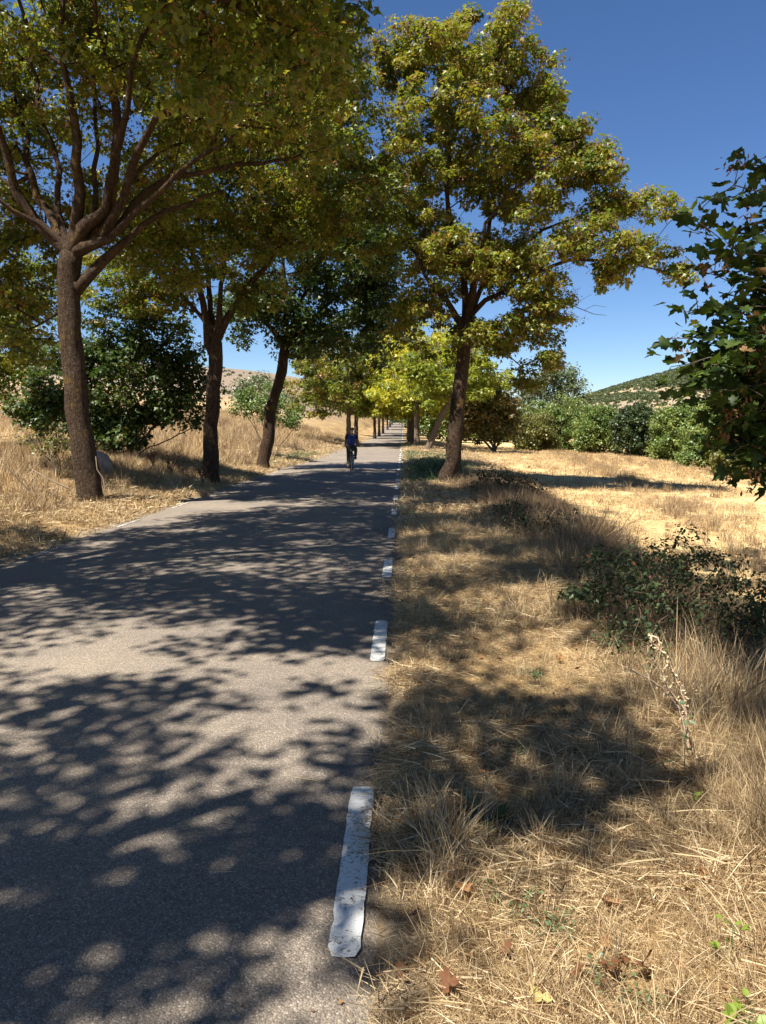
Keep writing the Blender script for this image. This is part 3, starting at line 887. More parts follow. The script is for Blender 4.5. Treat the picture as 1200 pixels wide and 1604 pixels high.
P = np.concatenate([P, P + r.normal(0, .05, P.shape)]) if len(P) else np.zeros((1, 3))
lo = [(at(1215, 620, 4.6) - bN, .28), (at(1190, 690, 4.5) - bN, .22), (at(1225, 500, 4.7) - bN, .3), (at(1235, 380, 4.7) - bN, .25), (at(1150, 560, 4.3) - bN, .20), (at(1170, 640, 4.4) - bN, .2)]
P = np.concatenate([P] + [np.array(c) + r.normal(0, 1, (190, 3)) * s * .62 for c, s in lo])
n = len(P)
batches = [(LEAF_NEAR, P, norm(r.normal(size=(n, 3)) * .6 + np.array([0, 0, 1])), norm(r.normal(size=(n, 3)) + np.array([-.4, 0, -.6])), r.uniform(.06, .11, n), np.clip(r.normal(.35, .25, n), 0, .95))]
# bunches of winged seeds
bc = P[r.integers(0, n, 110)]
k = np.repeat(np.arange(110), 14)
SP = bc[k] + r.normal(0, .022, (len(k), 3)) + np.array([0, 0, -.05])
batches.append((SEED, SP, norm(r.normal(size=SP.shape)), norm(r.normal(size=SP.shape) * .6 + np.array([0, 0, -1])), r.uniform(.03, .045, len(k)), np.full(len(k), 1.0)))
o = ob('foliage', leaves_mesh('foliage', M_NEAR, batches), nearR); o['kind'] = 'stuff'

# ---- trees just outside the picture whose shade falls into it
b = (-6.7, 6.4, h1(-6.7, 6.4) - .06)
build_tree('maple_tree', 'maple left of the picture edge, its branches reaching across the top left', b,
    trunk_from(b, (0.42, 0.36, 0.33), [(b[0] + .05, 6.4, 2.2, .30), (b[0] + .1, 6.4, 4.2, .27)]),
    [(1.0, [(-5.4, 6.8, 6.4, .16), (-3.8, 7.0, 8.2, .11), (-1.8, 7.6, 9.4, .06)]), (1.0, [(-7.9, 6.2, 6.4, .14), (-9, 6, 8, .07)]), (1.0, [(-6.5, 7.6, 7, .15), (-5.4, 9, 9.8, .10), (-2.8, 11, 11.2, .05)]),
     (1.0, [(-5.4, 5.4, 6.0, .13), (-4.2, 4.0, 7.8, .09), (-2.6, 3.2, 8.6, .05)]),
     (1.0, [(-5.8, 7.4, 5.4, .12), T(60, -90, 9.2, .09), T(280, -20, 9.8, .06), T(420, 30, 10.2, .035)])],
    [((-5.6, 6.4, 9.4), (3.4, 3.0, 1.9)), ((-8.2, 6.2, 8.2), (2.8, 3, 2.2)), ((-1.9, 6.6, 9.6), (3.0, 2.8, 1.3)), ((-4.4, 3.2, 8.6), (2.8, 1.8, 1.2)), ((-7.6, 3.2, 8.4), (2.8, 2.3, 1.4)), ((-3.4, 2.6, 8.8), (2.6, 1.4, 1.0)), ((-5.5, 9.5, 10), (2.8, 2.4, 1.4)), ((-1.4, 13.0, 11.6), (2.2, 2.4, 1.2)), ((-1.6, 9.6, 10.4), (1.8, 1.6, 1.0)), ((-1.2, 4.2, 9.4), (1.4, 1.3, .8)), ((-6.3, 7.6, 11.6), (2.8, 2.8, 1.6)), ((-2.2, 11.6, 11.0), (2.6, 2.6, 1.2)), ((-5.2, 10.6, 11.2), (2.4, 2.4, 1.3)),
     pxl(430, 0, 110, 80, 10.2, 1.3), pxl(330, 90, 85, 120, 10.4, 1.2), pxl(500, -40, 80, 70, 10.2, 1.1), pxl(290, -60, 120, 80, 10, 1.2)],
    1550, 44, 0.44, 0.12, M_MAPLE, 16, 'maples along the left verge', tint=(0.06, 0.78), seeds=0.5, gap=0.35)
b = (-6.6, -2.2, h1(-6.6, -2.2) - .06)
build_tree('maple_tree', 'maple behind the viewpoint whose shade dapples the nearest stretch of road', b,
    trunk_from(b, (0.42, 0.36, 0.33), [(b[0] + .05, -2.2, 2.2, .30), (b[0] + .1, -2.2, 4.2, .27)]),
    [(1.0, [(-5.6, -2, 6.0, .15), (-3.8, -.9, 7.4, .11), (-1.6, -.2, 8.2, .06)]), (1.0, [(-7.8, -2.6, 6.2, .13), (-9, -3, 8, .07)]), (1.0, [(-6.2, -3.0, 7, .14), (-5.4, -4, 9.5, .07)]),
     (1.0, [(-5.6, -1.8, 5.8, .13), (-4.6, -1.2, 7.4, .09), (-4.0, -.6, 8.6, .05)])],
    [((-6.2, -1.3, 8.6), (3.0, 1.7, 1.4)), ((-4.6, -1.0, 8.2), (2.0, 1.3, 1.1)), ((-2.0, 0, 8.2), (2.4, 1.0, .9)), ((-.9, -.9, 8.6), (1.2, .6, .6)), ((-4.4, .8, 8.2), (1.6, .6, .5)), ((-2.6, .9, 8.2), (1.4, .5, .5)), ((-8.4, -2, 8), (2.4, 2.0, 1.6))],
    430, 34, 0.40, 0.12, M_MAPLE, 18, 'maples along the left verge', tint=(0.0, 0.7), seeds=0.1, gap=0.44, gscale=1.3, limb_k=1.25)

# ------------------------------------------------------------------ the far avenue
def proto_tree(seed, mat, h=12.0, rw=4.2, lean=0.0, low=3.4, n=150, per=44, leaf=0.26, tint=(0.1, 0.9), seeds=0.0, bark=None):
    """a finished tree at the origin; returned unlinked from any place until it is copied"""
    rr = random.Random(seed)
    tr = [(0, 0, -0.15, .42), (0, 0, .2, .34), (lean * .25, 0, 1.2, .27), (lean * .6, 0, 2.6, .25), (lean, 0, low + .4, .22)]
    limbs = []
    for k in range(5):
        a = k * 1.26 + rr.random()
        q = rw * .55
        limbs.append((1.0, [(lean + math.cos(a) * q * .3, math.sin(a) * q * .3, low + 1.6, .12), (lean + math.cos(a) * q * .8, math.sin(a) * q * .8, low + 3.4, .08), (lean + math.cos(a) * q, math.sin(a) * q, low + 5.2, .04)]))
    lobes = [((lean, 0, h * .62), (rw * .75, rw * .75, h * .30))]
    for k in range(8):
        a = rr.uniform(0, 6.28); q = rw * rr.uniform(.5, .72); z = rr.uniform(low + 1.1, h * .8)
        lobes.append(((lean + math.cos(a) * q, math.sin(a) * q, z), (rw * .42, rw * .42, rw * .34)))
    lobes += [((lean + rw * .4, 0, low + 1.0), (rw * .6, rw * .6, rw * .26)), ((lean - rw * .4, 0, low + 1.0), (rw * .6, rw * .6, rw * .26))]
    return build_tree('maple_tree', 'maple', (0, 0, 0), tr, limbs, lobes, n, per, .62, leaf, mat, seed, None, bark=bark or M_BARK_SUNLIT, seeds=seeds, tint=tint, gap=.32, tmp=LEAF_MID, tip=.02, min_r=.03, cvar=.35)[0]

def copy_tree(src, loc, rz, sc, label, group):
    c = src.copy(); scene.collection.objects.link(c)
    c.location = loc; c.rotation_euler = (0, 0, rz); c.scale = sc
    c['label'] = label
    if group: c['group'] = group
    elif 'group' in c: del c['group']
    for ch in src.children:
        d = ch.copy(); scene.collection.objects.link(d); d.parent = c
    return c

P_GREEN = proto_tree(31, M_MAPLE, tint=(0.2, 0.85), n=420, rw=6.2)
P_YEL = proto_tree(32, M_MAPLE_YELLOW, tint=(0.15, 1.0), h=11.5, n=420, rw=6.2)
P_LEAN = proto_tree(33, M_MAPLE_YELLOW, tint=(0.0, .55), lean=1.5, h=10.5)
P_DARK = proto_tree(34, M_MAPLE_SHADED, tint=(0.1, 1.0), h=12, bark=M_BARK)
used = set()
GL, GR = 'maples along the left verge', 'maples along the right verge'
def far_tree(proto, u, D, rz, s, label, group, xo=None):
    p = at(u, 680, D)
    x = p.x if xo is None else xo
    loc = (x, D, h1(x, D) - .05)
    if proto.name not in used:
        used.add(proto.name)
        proto.location = loc; proto.rotation_euler = (0, 0, rz); proto.scale = s
        proto['label'] = label; proto['group'] = group
        return proto
    return copy_tree(proto, loc, rz, s, label, group)
far_tree(P_GREEN, 546, 68, 0.3, (1.0, 1.0, .95), 'maple with dark thin trunk directly behind the cyclist, left verge', GL)
far_tree(P_GREEN, 558, 76, 2.2, (.95, .95, 1.0), 'maple with pale trunk just beyond the one behind the cyclist', GL)
far_tree(P_DARK, 587, 112, 1.0, (1.0, 1.0, 1.0), 'thick dark trunked maple starting the far left cluster', GL)
far_tree(P_GREEN, 594, 128, 4.0, (1, 1, 1.0), 'second trunk of the far left maple cluster', GL)
far_tree(P_DARK, 600, 146, 5.0, (1, 1, 1.05), 'third trunk of the far left maple cluster', GL)
far_tree(P_DARK, 607, 178, 3.0, (1.0, 1.0, 1.0), 'stout dark maple close to the far road edge on the left', GL)
far_tree(P_GREEN, 611, 205, .7, (1.0, 1, 1.0), 'last but one maple of the left row before the crest', GL)
far_tree(P_GREEN, 614, 240, 2.7, (1.0, 1, 1.0), 'last maple of the left row at the road crest', GL)
far_tree(P_LEAN, 671, 56, 0.0, (1.0, 1.0, .95), 'maple with trunk leaning right, beyond the big right tree', GR)
far_tree(P_YEL, 653, 64, 1.4, (1.0, 1.0, 1.0), 'bright yellow maple with pale straight trunk on the right verge', GR)
far_tree(P_YEL, 647, 72, 3.4, (1, 1, 1.05), 'yellowing maple right behind the bright yellow one', GR)
far_tree(P_YEL, 642.5, 82, 5.2, (1, 1, 1), 'fourth visible trunk of the right maple row', GR)
far_tree(P_GREEN, 640, 96, 1.2, (1, 1, 1), 'green maple fifth in the right row', GR)
far_tree(P_DARK, 640, 114, 2.0, (1, 1, 1), 'dark maple sixth in the right row', GR)
far_tree(P_GREEN, 640, 136, 3.3, (1, 1, 1), 'green maple seventh in the right row', GR)
far_tree(P_DARK, 640.5, 165, 4.0, (1, 1, 1), 'dark maple eighth in the right row', GR)
far_tree(P_GREEN, 641, 200, 5.0, (1, 1, 1), 'last maple of the right row near the crest', GR)

# ------------------------------------------------------------------ bushes
def bush(name, label, base, lobes, n, per, rad, leaf, mat, seed, group=None, cat='bush', tmp=LEAF_FAR, tint=(0, 1), gap=.25, stems=5, stem_r=.05, min_r=.0, seeds=0, tip=.006, cvar=.3, part='foliage', gscale=.8, fill=.4, flat=.75):
    r = np.random.default_rng(seed); rnd = random.Random(seed)
    root = empty(name, base); tag(root, label, cat, group)
    loc = [((c[0] - base[0], c[1] - base[1], c[2] - base[2]), rr) for c, rr in lobes]
    cl = lobe_points(loc, n, r, gap, seed, fill, gscale)
    cl = np.array([p for p in cl if h1(p[0] + base[0], p[1] + base[1]) + min(.06, leaf * .6) < p[2] + base[2]]).reshape(-1, 3)
    if len(cl) < 3: cl = np.array([np.array(c) + np.array([0, 0, rr[2] * .5]) for c, rr in loc] + [np.array(c) + np.array([rr[0] * .5, 0, rr[2] * .6]) for c, rr in loc] + [np.array(c) + np.array([0, rr[1] * .5, rr[2] * .6]) for c, rr in loc])
    sk = Skeleton()
    first = sk.add((0, 0, -.08), -1, 0)
    for k in range(stems):
        c, rr = loc[k % len(loc)]
        e = Vector(c) + Vector((rnd.gauss(0, .3) * rr[0], rnd.gauss(0, .3) * rr[1], 0))
        s = Vector((e.x * .25 + rnd.gauss(0, .1), e.y * .25 + rnd.gauss(0, .1), max(.1, e.z * .3)))
        sk.chain([tuple(s), tuple(e)], first, 0, max(.12, rad * .6), wob=.02, rnd=rnd)
    sk.attach(cl, 1, rnd, step=max(.15, rad * .8), sag=.12)
    sk.radii(tip)
    ms = sk.meshes(min_r=min_r)
    Vv, Ff = ms[0]
    ob('stem', tri_mesh('stem', np.array(Vv), np.array(Ff), M_STEM, smooth=True), root)
    f = ob(part, leaves_mesh(part, mat, crown_batches(cl, r, per, rad, leaf, tmp, tint, seeds, flat=flat, cvar=cvar)), root)
    f['kind'] = 'stuff'
    return root

def pbush(name, label, D, u, lobes, n, per, rad, leaf, mat, seed, **kw):
    """lobes in outline pixels (u, v, ru, rv[, dD])"""
    p = at(u, 700, D)
    base = (p.x, D, h1(p.x, D))
    lb = [pxl(l[0], l[1], l[2], l[3], D + (l[4] if len(l) > 4 else 0)) for l in lobes]
    return bush(name, label, base, lb, n, per, rad, leaf, mat, seed, **kw)

# shaded thicket behind the left row
pbush('thicket_tree', 'dark leafy multi-stemmed young maple between the two nearest left trunks', 24.5, 205, [(200, 590, 95, 75), (210, 670, 70, 34), (140, 672, 45, 26), (290, 668, 36, 30), (150, 545, 70, 55), (275, 620, 65, 55), (215, 510, 80, 50), (100, 600, 55, 45), (160, 650, 45, 35), (250, 660, 55, 30), (290, 560, 40, 50), (60, 640, 35, 35)],
      560, 40, .38, .14, M_MAPLE_SHADED, 41, cat='young tree', tmp=LEAF_MID, stems=9, tip=.009, tint=(0, .85), gap=.36)
pbush('roadside_shrub', 'bright green shrub on the sunlit left bank right of the third trunk', 37, 425, [(415, 628, 36, 26), (445, 652, 30, 16), (385, 632, 24, 22), (460, 660, 20, 10)], 130, 40, .35, .10, M_HEDGE, 42, tint=(0, .7))
pbush('olive_shrub', 'grey-olive rounded shrub above the bright green one on the left bank', 46, 410, [(405, 603, 30, 18), (385, 615, 22, 18), (440, 620, 14, 9)], 80, 36, .42, .12, M_POPLAR, 43)
pbush('low_shrub', 'thin pale-green low shrub left of the nearest left trunk', 17.5, 90, [(75, 690, 30, 22), (45, 680, 24, 14), (92, 700, 18, 20)], 46, 14, .22, .06, M_OLIVE, 44)
pbush('young_tree', 'low dark foliage hanging left of the nearest left trunk', 20, 80, [(80, 620, 38, 38), (50, 650, 28, 22), (30, 640, 20, 15)], 90, 36, .30, .12, M_MAPLE_SHADED, 45, tmp=LEAF_MID, gap=.38)
pbush('distant_shrub', 'small dark bush on the tan slope behind the left shrubs', 120, 452, [(462, 625, 6, 3.2)], 12, 40, .5, .3, M_DARKBUSH, 46)

pbush('young_tree', 'yellow-green leafy maple filling the left picture edge behind the nearest trunk', 26, -30, [(10, 490, 70, 70), (-40, 520, 80, 90), (40, 560, 50, 45), (-20, 600, 60, 40), (60, 440, 50, 50)],
      300, 44, .38, .13, M_MAPLE, 47, cat='young tree', tmp=LEAF_MID, tint=(.15, .76), gap=.36, stems=6, tip=.009, stem_r=.08)

# right side: russet tree, poplar, hedge along the field
pbush('russet_tree', 'rounded russet and green tree hanging low behind the big right trunk', 58, 775, [(775, 640, 42, 38), (745, 625, 30, 35), (790, 662, 28, 28), (750, 670, 40, 26), (775, 610, 30, 25), (725, 650, 22, 30), (800, 640, 17, 25)],
      300, 46, .62, .22, M_RUSSET, 51, cat='tree', tmp=LEAF_MID, tint=(0, 1), stems=7, tip=.02, cvar=.45)
pbush('poplar_tree', 'tall grey-green loose poplar standing behind the field hedge', 88, 870, [(870, 605, 36, 30), (900, 615, 28, 26), (840, 608, 24, 26), (885, 588, 22, 18), (860, 640, 50, 24), (918, 640, 16, 20), (828, 632, 14, 20), (895, 582, 8, 8)],
      320, 34, .75, .24, M_POPLAR, 52, cat='tree', stems=6, tip=.02, gap=.38, cvar=.3)
hedge = [
 ('olive rounded bush at the left end of the field hedge', 66, 838, [(838, 690, 26, 28), (822, 700, 14, 18), (855, 700, 16, 18)], M_OLIVE),
 ('broad light-green bush left of centre in the hedge', 70, 880, [(875, 665, 42, 28), (905, 680, 30, 30), (850, 670, 24, 24), (885, 700, 24, 18)], M_HEDGE),
 ('mid-green bush right of the broad light-green one', 63, 940, [(935, 680, 26, 28), (925, 700, 22, 22), (955, 690, 20, 26), (945, 665, 20, 16)], M_HEDGE),
 ('dark upright conical bush in the middle of the hedge', 58, 1000, [(998, 685, 27, 30), (1000, 662, 18, 18), (985, 700, 18, 20), (1015, 700, 16, 18), (975, 680, 12, 18)], M_DARKBUSH),
 ('yellow-green arching bush right of the dark one', 50, 1062, [(1065, 680, 30, 30), (1050, 700, 24, 26), (1085, 665, 24, 24), (1040, 712, 16, 18), (1075, 715, 24, 20)], M_HEDGE),
 ('green bush under the hanging leaves, fourth from the right end', 42, 1115, [(1115, 700, 34, 34), (1095, 725, 24, 24), (1130, 680, 26, 26), (1110, 745, 28, 14)], M_HEDGE),
 ('dark olive bush at the right edge of the hedge', 33, 1180, [(1180, 715, 34, 38), (1150, 735, 24, 30), (1210, 700, 30, 34), (1185, 750, 34, 18)], M_OLIVE),
 ('dense green bush at the right edge beyond the olive one', 36, 1180, [(1160, 665, 44, 32), (1210, 655, 40, 40), (1190, 690, 40, 30)], M_HEDGE),
 ('big bush just past the right edge of the picture', 28, 1290, [(1290, 720, 60, 60), (1240, 740, 30, 40)], M_HEDGE),
]
for k, (lab, D, u, lb, m) in enumerate(hedge):
    pbush('hedge_bush', lab, D, u, [(l[0], l[1] - 11, l[2] * 1.38, l[3] * 1.28) for l in lb], int(430 if D > 45 else 520), 54, .40, .14, m, 60 + k, group='bushes along the far field edge', stems=6, tip=.012, min_r=.015, cvar=.4, gap=.3, tmp=LEAF_FAR if D > 45 else LEAF_MID)
# trees and bushes closing the view behind the avenue
far = [(700, 95, 8), (735, 110, 9), (765, 120, 8), (795, 105, 6.5), (662, 150, 9), (690, 180, 10), (621, 380, 9), (633, 395, 10), (645, 370, 9)]
P_BUSH = None
for k, (u, D, h) in enumerate(far):
    p = at(u, 680, D)
    base = (p.x, D, h1(p.x, D))
    if P_BUSH is None:
        q = h * .5
        P_BUSH = bush('backdrop_tree', 'round green tree far behind the right row, nearest of the backdrop', base,
                      [((base[0], D, base[2] + h * .45), (q * .8, q * .8, h * .42)), ((base[0] + 1.6, D, base[2] + h * .3), (q * .7, q * .7, h * .28)), ((base[0] - 1.8, D, base[2] + h * .35), (q * .7, q * .7, h * .3))],
                      170, 44, .8, .32, M_HEDGE, 80, 'trees closing the view', cat='tree', tip=.03, min_r=.05, cvar=.4)
    else:
        c = copy_tree(P_BUSH, base, k * 1.3, (h / 8,) * 3, ['', 'second round tree behind the right row', 'third round tree behind the right row', 'low round tree beside the poplar', 'round tree far behind the right trunks', 'farthest round tree behind the right trunks',
              'dark tree left of the road end', 'dark tree right at the road end', 'dark tree right of the road end'][k], 'trees closing the view')

# ------------------------------------------------------------------ instanced ground cover (stuff)
def blades(r, n, area, length, lean, width, bend=.35, lying=0.0, segs=3):
    """mesh arrays of n bent blades within a disc"""
    Vs, Fs, Ts = [], [], []
    for k in range(n):
        a = r.uniform(0, 6.283); q = area * math.sqrt(r.random())
        p = np.array([math.cos(a) * q, math.sin(a) * q, 0.0])
        L = length * r.uniform(.45, 1.2)
        if r.random() < lying:
            el = r.uniform(-.05, .35); p[2] = r.uniform(.005, .05)
        else:
            el = math.pi / 2 - abs(r.normal(0, lean))
        az = r.uniform(0, 6.283)
        d = np.array([math.cos(az) * math.cos(el), math.sin(az) * math.cos(el), math.sin(el)])
        w = width * r.uniform(.6, 1.4)
        fa = r.uniform(0, 6.283); side = np.cross(d, [math.cos(fa), math.sin(fa), .3]); side /= max(1e-6, np.linalg.norm(side))
        b0 = len(Vs); g = np.array([math.cos(az), math.sin(az), -0.9]) * bend * L * r.uniform(.2, 1.3)
        for s in range(segs + 1):
            t = s / segs
            c = p + d * L * t + g * t * t * .5
            c[2] = max(c[2], .003)
            ww = w * (1 - .75 * t)
            if s < segs: Vs += [c - side * ww, c + side * ww]
            else: Vs += [c]
        tn = np.clip(r.normal(.55, .25), 0, 1)
        for s in range(segs - 1):
            i = b0 + s * 2; Fs += [(i, i + 1, i + 3), (i, i + 3, i + 2)]; Ts += [tn, tn]
        i = b0 + (segs - 1) * 2; Fs += [(i, i + 1, i + 2)]; Ts += [tn]
    return np.array(Vs), np.array(Fs), np.array(Ts)

def scatter(name, label, points, rots, scales, meshes, cat=None):
    coll = bpy.data.collections.new(name + '_pieces')
    for m in meshes:
        coll.objects.link(bpy.data.objects.new(name + '_piece', m))
    me = bpy.data.meshes.new(name)
    me.from_pydata([tuple(p) for p in points], [], [])
    a = me.attributes.new('rot', 'FLOAT_VECTOR', 'POINT'); a.data.foreach_set('vector', np.ascontiguousarray(rots, np.float32).ravel())
    a = me.attributes.new('scl', 'FLOAT', 'POINT'); a.data.foreach_set('value', np.ascontiguousarray(scales, np.float32))
    a = me.attributes.new('pick', 'INT', 'POINT'); a.data.foreach_set('value', rng.integers(0, len(meshes), len(points)).astype(np.int32))
    o = ob(name, me)
    tag(o, label, cat, kind='stuff')
    ng = bpy.data.node_groups.new(name, 'GeometryNodeTree')
    ng.interface.new_socket('Geometry', in_out='INPUT', socket_type='NodeSocketGeometry')
    ng.interface.new_socket('Geometry', in_out='OUTPUT', socket_type='NodeSocketGeometry')
    n, l = ng.nodes, ng.links
    gi, go = n.new('NodeGroupInput'), n.new('NodeGroupOutput')
    ci = n.new('GeometryNodeCollectionInfo'); ci.inputs['Collection'].default_value = coll
    ci.inputs['Separate Children'].default_value = True; ci.inputs['Reset Children'].default_value = True
    ip = n.new('GeometryNodeInstanceOnPoints'); ip.inputs['Pick Instance'].default_value = True
    def na(nm, t):
        q = n.new('GeometryNodeInputNamedAttribute'); q.data_type = t; q.inputs[0].default_value = nm
        return [s for s in q.outputs if s.enabled][0]
    l.new(gi.outputs[0], ip.inputs['Points']); l.new(ci.outputs[0], ip.inputs['Instance'])
    l.new(na('pick', 'INT'), ip.inputs['Instance Index'])
    er = n.new('FunctionNodeEulerToRotation')
    l.new(na('rot', 'FLOAT_VECTOR'), er.inputs[0]); l.new(er.outputs[0], ip.inputs['Rotation'])
    l.new(na('scl', 'FLOAT'), ip.inputs['Scale'])
    l.new(ip.outputs[0], go.inputs[0])
    md = o.modifiers.new('scatter', 'NODES'); md.node_group = ng
    return o

def spread(x0, x1, y0, y1, dens, keep=None, seed=0, s0=.7, s1=1.3, lift=-.005):
    """random points with a density function; returns points, rotations, scales"""
    r = np.random.default_rng(seed)
    area = (x1 - x0) * (y1 - y0)
    dmax = dens if np.isscalar(dens) else dens[0]
    n = int(area * dmax)
    x = r.uniform(x0, x1, n); y = r.uniform(y0, y1, n)
    if keep is not None:
        m = r.random(n) < keep(x, y); x, y = x[m], y[m]
    z = H(x, y) + lift
    rot = np.stack([r.normal(0, .10, len(x)), r.normal(0, .10, len(x)), r.uniform(0, 6.283, len(x))], 1)
    sc = r.uniform(s0, s1, len(x)) * (.62 + .95 * ss(.3, .75, fbm2(x / .55, y / .55, 97, 3)))
    return np.stack([x, y, z], 1), rot, sc

def cat3(*sets):
    return [np.concatenate([s[k] for s in sets]) for k in range(3)]

br = np.random.default_rng(77)
def bm(n, area, length, lean, width, mat, lying=0., bend=.35, segs=3, k=4):
    out = []
    for q in range(k):
        V, F, Tt = blades(br, n, area, length, lean, width, bend, lying, segs)
        out.append(tri_mesh('tuft', V, F, mat, Tt))
    return out
T_MOWN = bm(110, .13, .085, .65, .0014, M_STRAW, .38, .4, 2, 6)
T_MOWN_FAR = bm(60, .22, .10, .7, .0045, M_STRAW, .4, .4, 2, 4)
T_LITTER = bm(50, .16, .16, .9, .0019, M_STRAW, .95, .2, 2, 4)
T_TUFT = bm(60, .07, .26, .42, .0016, M_STRAW, .05, .5, 4, 5)
T_TALL = bm(34, .10, .58, .28, .0020, M_STRAW, .0, .45, 5, 5)
T_TALL_FAR = bm(48, .22, .55, .35, .006, M_STRAW_BROWN, .0, .5, 3, 4)
T_PALE_FAR = bm(48, .22, .42, .4, .006, M_STRAW, .05, .5, 3, 2)
T_BROWN = bm(70, .14, .32, .5, .0022, M_STRAW_BROWN, .1, .6, 4, 4)
T_GREEN = bm(34, .09, .13, .6, .0024, M_WEED, .0, .5, 3, 3)
T_STUB = bm(46, .26, .11, .35, .005, M_STRAW, .35, .2, 2, 4)

far_keep = lambda x, y: 1.0
patch = lambda x, y, s, sd, a, b2: ss(a, b2, fbm2(np.asarray(x) / s, np.asarray(y) / s, sd, 3))
def right_edge(x, y):       # where the tall growth of the bank starts
    return 1.55 + .5 * (fbm2(np.asarray(y) / 1.5, 3.3, 91, 2) - .5) * 2
s1_ = spread(-.07, 3.6, .9, 6.5, 230, lambda x, y: ss(-.09, .06, x + .06 * (fbm2(y / .2, x, 5, 2) - .5)) , 201, .7, 1.25)
s2_ = spread(-.02, 3.6, 6.5, 13, 95, lambda x, y: ss(-.03, .14, x), 202, 1.0, 1.6)
scatter('mown_grass', 'short dry mown straw carpeting the right verge', *cat3(s1_, s2_), T_MOWN)
s3_ = spread(.14, 4.0, 13, 34, 26, None, 203, 1.0, 1.7)
s4_ = spread(.50, 4.5, 34, 90, 6, None, 204, 1.6, 2.6)
s5_ = spread(-7.6, -5.10, 6, 34, 30, lambda x, y: ss(5.05, 5.35, -x + .14 * (fbm2(y / .5, x, 6, 2) - .5)), 205, .9, 1.6)
s6_ = spread(-8.5, -5.0, 34, 110, 5, None, 206, 1.6, 2.6)
scatter('verge_grass', 'short dry grass on both verges farther along the road', *cat3(s3_, s4_, s5_, s6_), T_MOWN_FAR)
s7_ = spread(-.02, 3.4, .9, 10, 26, lambda x, y: .15 + .85 * patch(x, y, .6, 71, .4, .6), 207, .7, 1.3, .01)
scatter('straw_litter', 'loose cut straw lying across the right verge', *s7_, T_LITTER)
def tuft_keep(x, y):
    return np.clip(.16 + patch(x, y, .45, 72, .45, .6) * .7 + ss(-.2, .3, x - right_edge(x, y)) * .8, 0, 1) * (1 - .8 * ss(2.7, 3.2, x) * ss(5, 6, y))
s8_ = spread(.05, 3.6, .9, 13, 42, tuft_keep, 208, .5, 1.15)
scatter('dry_tufts', 'knee-low tufts of dry grass on the right verge and bank', *s8_, T_TUFT)
def tall_keep(x, y):
    a = ss(1.25, 1.6, x) * ss(2.4, 2.9, y) * (1 - ss(3.9, 4.5, y))
    c = ss(-.1, .4, x - right_edge(x, y) - .3) * .06 * ss(5, 6, y) * (1 - ss(2.6, 3.0, x))
    d = np.exp(-((x - .95) / .14) ** 2 - ((y - 2.05) / .16) ** 2)
    return np.clip(a + c + d, 0, 1)
s9_ = spread(.5, 3.4, 1.6, 16, 42, tall_keep, 209, .42, .72)
s9b_ = spread(1.3, 2.2, 2.3, 4.6, 60, lambda x, y: ss(1.3, 1.6, x - .12 * (y - 2.8)), 229, .5, .85)
s9_ = cat3(s9_, s9b_)
scatter('tall_dry_grass', 'tall pale seed-grass stalks at the right edge of the verge', *s9_, T_TALL)
def brown_keep(x, y):
    return np.clip(ss(0, .6, x - right_edge(x, y)) * (1 - ss(2.6 + .9 * ss(9, 14, y), 3.2 + 1.0 * ss(9, 14, y), x)) * patch(x, y, .9, 73, .35, .55) + .5 * np.exp(-((x - 1.5) / .5) ** 2 - ((y - 21.8) / 1.2) ** 2), 0, 1)
s10_ = spread(1.2, 4.3, 4.5, 26, 34, brown_keep, 210, .6, 1.1)
s10b_ = spread(1.2, 3.6, 8.5, 22, 20, brown_keep, 230, 1.0, 1.7)
s10_ = cat3(s10_, s10b_)
scatter('brown_weeds', 'tangled brown dead weeds on the bank before the field', *s10_, T_BROWN)
def green_keep(x, y):
    return np.clip(.05 + patch(x, y, .5, 74, .52, .64) * .6 * ss(3.6, 5.5, y) * (x < 2.5) + .8 * np.exp(-((x - 1.5) / .9) ** 2) * ss(24, 28, y) * (1 - ss(44, 50, y)) * patch(x, y, 1.4, 75, .42, .5), 0, 1)
s11_ = spread(.1, 3.2, 1.2, 22, 34, green_keep, 211, .6, 1.3)
s12_ = spread(.2, 3.2, 22, 50, 26, green_keep, 212, 1.6, 2.8)
s13_ = spread(-6.6, -5.2, 33, 46, 12, lambda x, y: ss(.4, .55, fbm2(x, y, 76, 2)), 213, 1.6, 2.6)
scatter('green_weeds', 'green grass shoots among the dry verge grass', *cat3(s11_, s12_, s13_), T_GREEN)
# left bank: taller dry growth behind the mown strip
def lk(x, y):
    return ss(6.0, 6.8, -x) * (.45 + .55 * patch(x, y, 1.3, 77, .4, .55))
s14_ = spread(-14, -5.9, 8, 34, 16, lk, 214, .45, .95)
s15_ = spread(-26, -5.9, 34, 95, 3.6, lambda x, y: ss(6.0, 7.0, -x) * (.4 + .6 * patch(x, y, 2, 78, .4, .55)), 215, .8, 1.4)
scatter('bank_grass', 'tall brown dry grass on the left bank behind the trunks', *cat3(s14_, s15_), T_TALL_FAR[:2] + T_PALE_FAR * 2)
s16_ = spread(-40, -12, 14, 90, 1.6, None, 216, 1.2, 2.0)
scatter('left_field_grass', 'pale dry grass of the field rising on the left', *s16_, T_STUB)
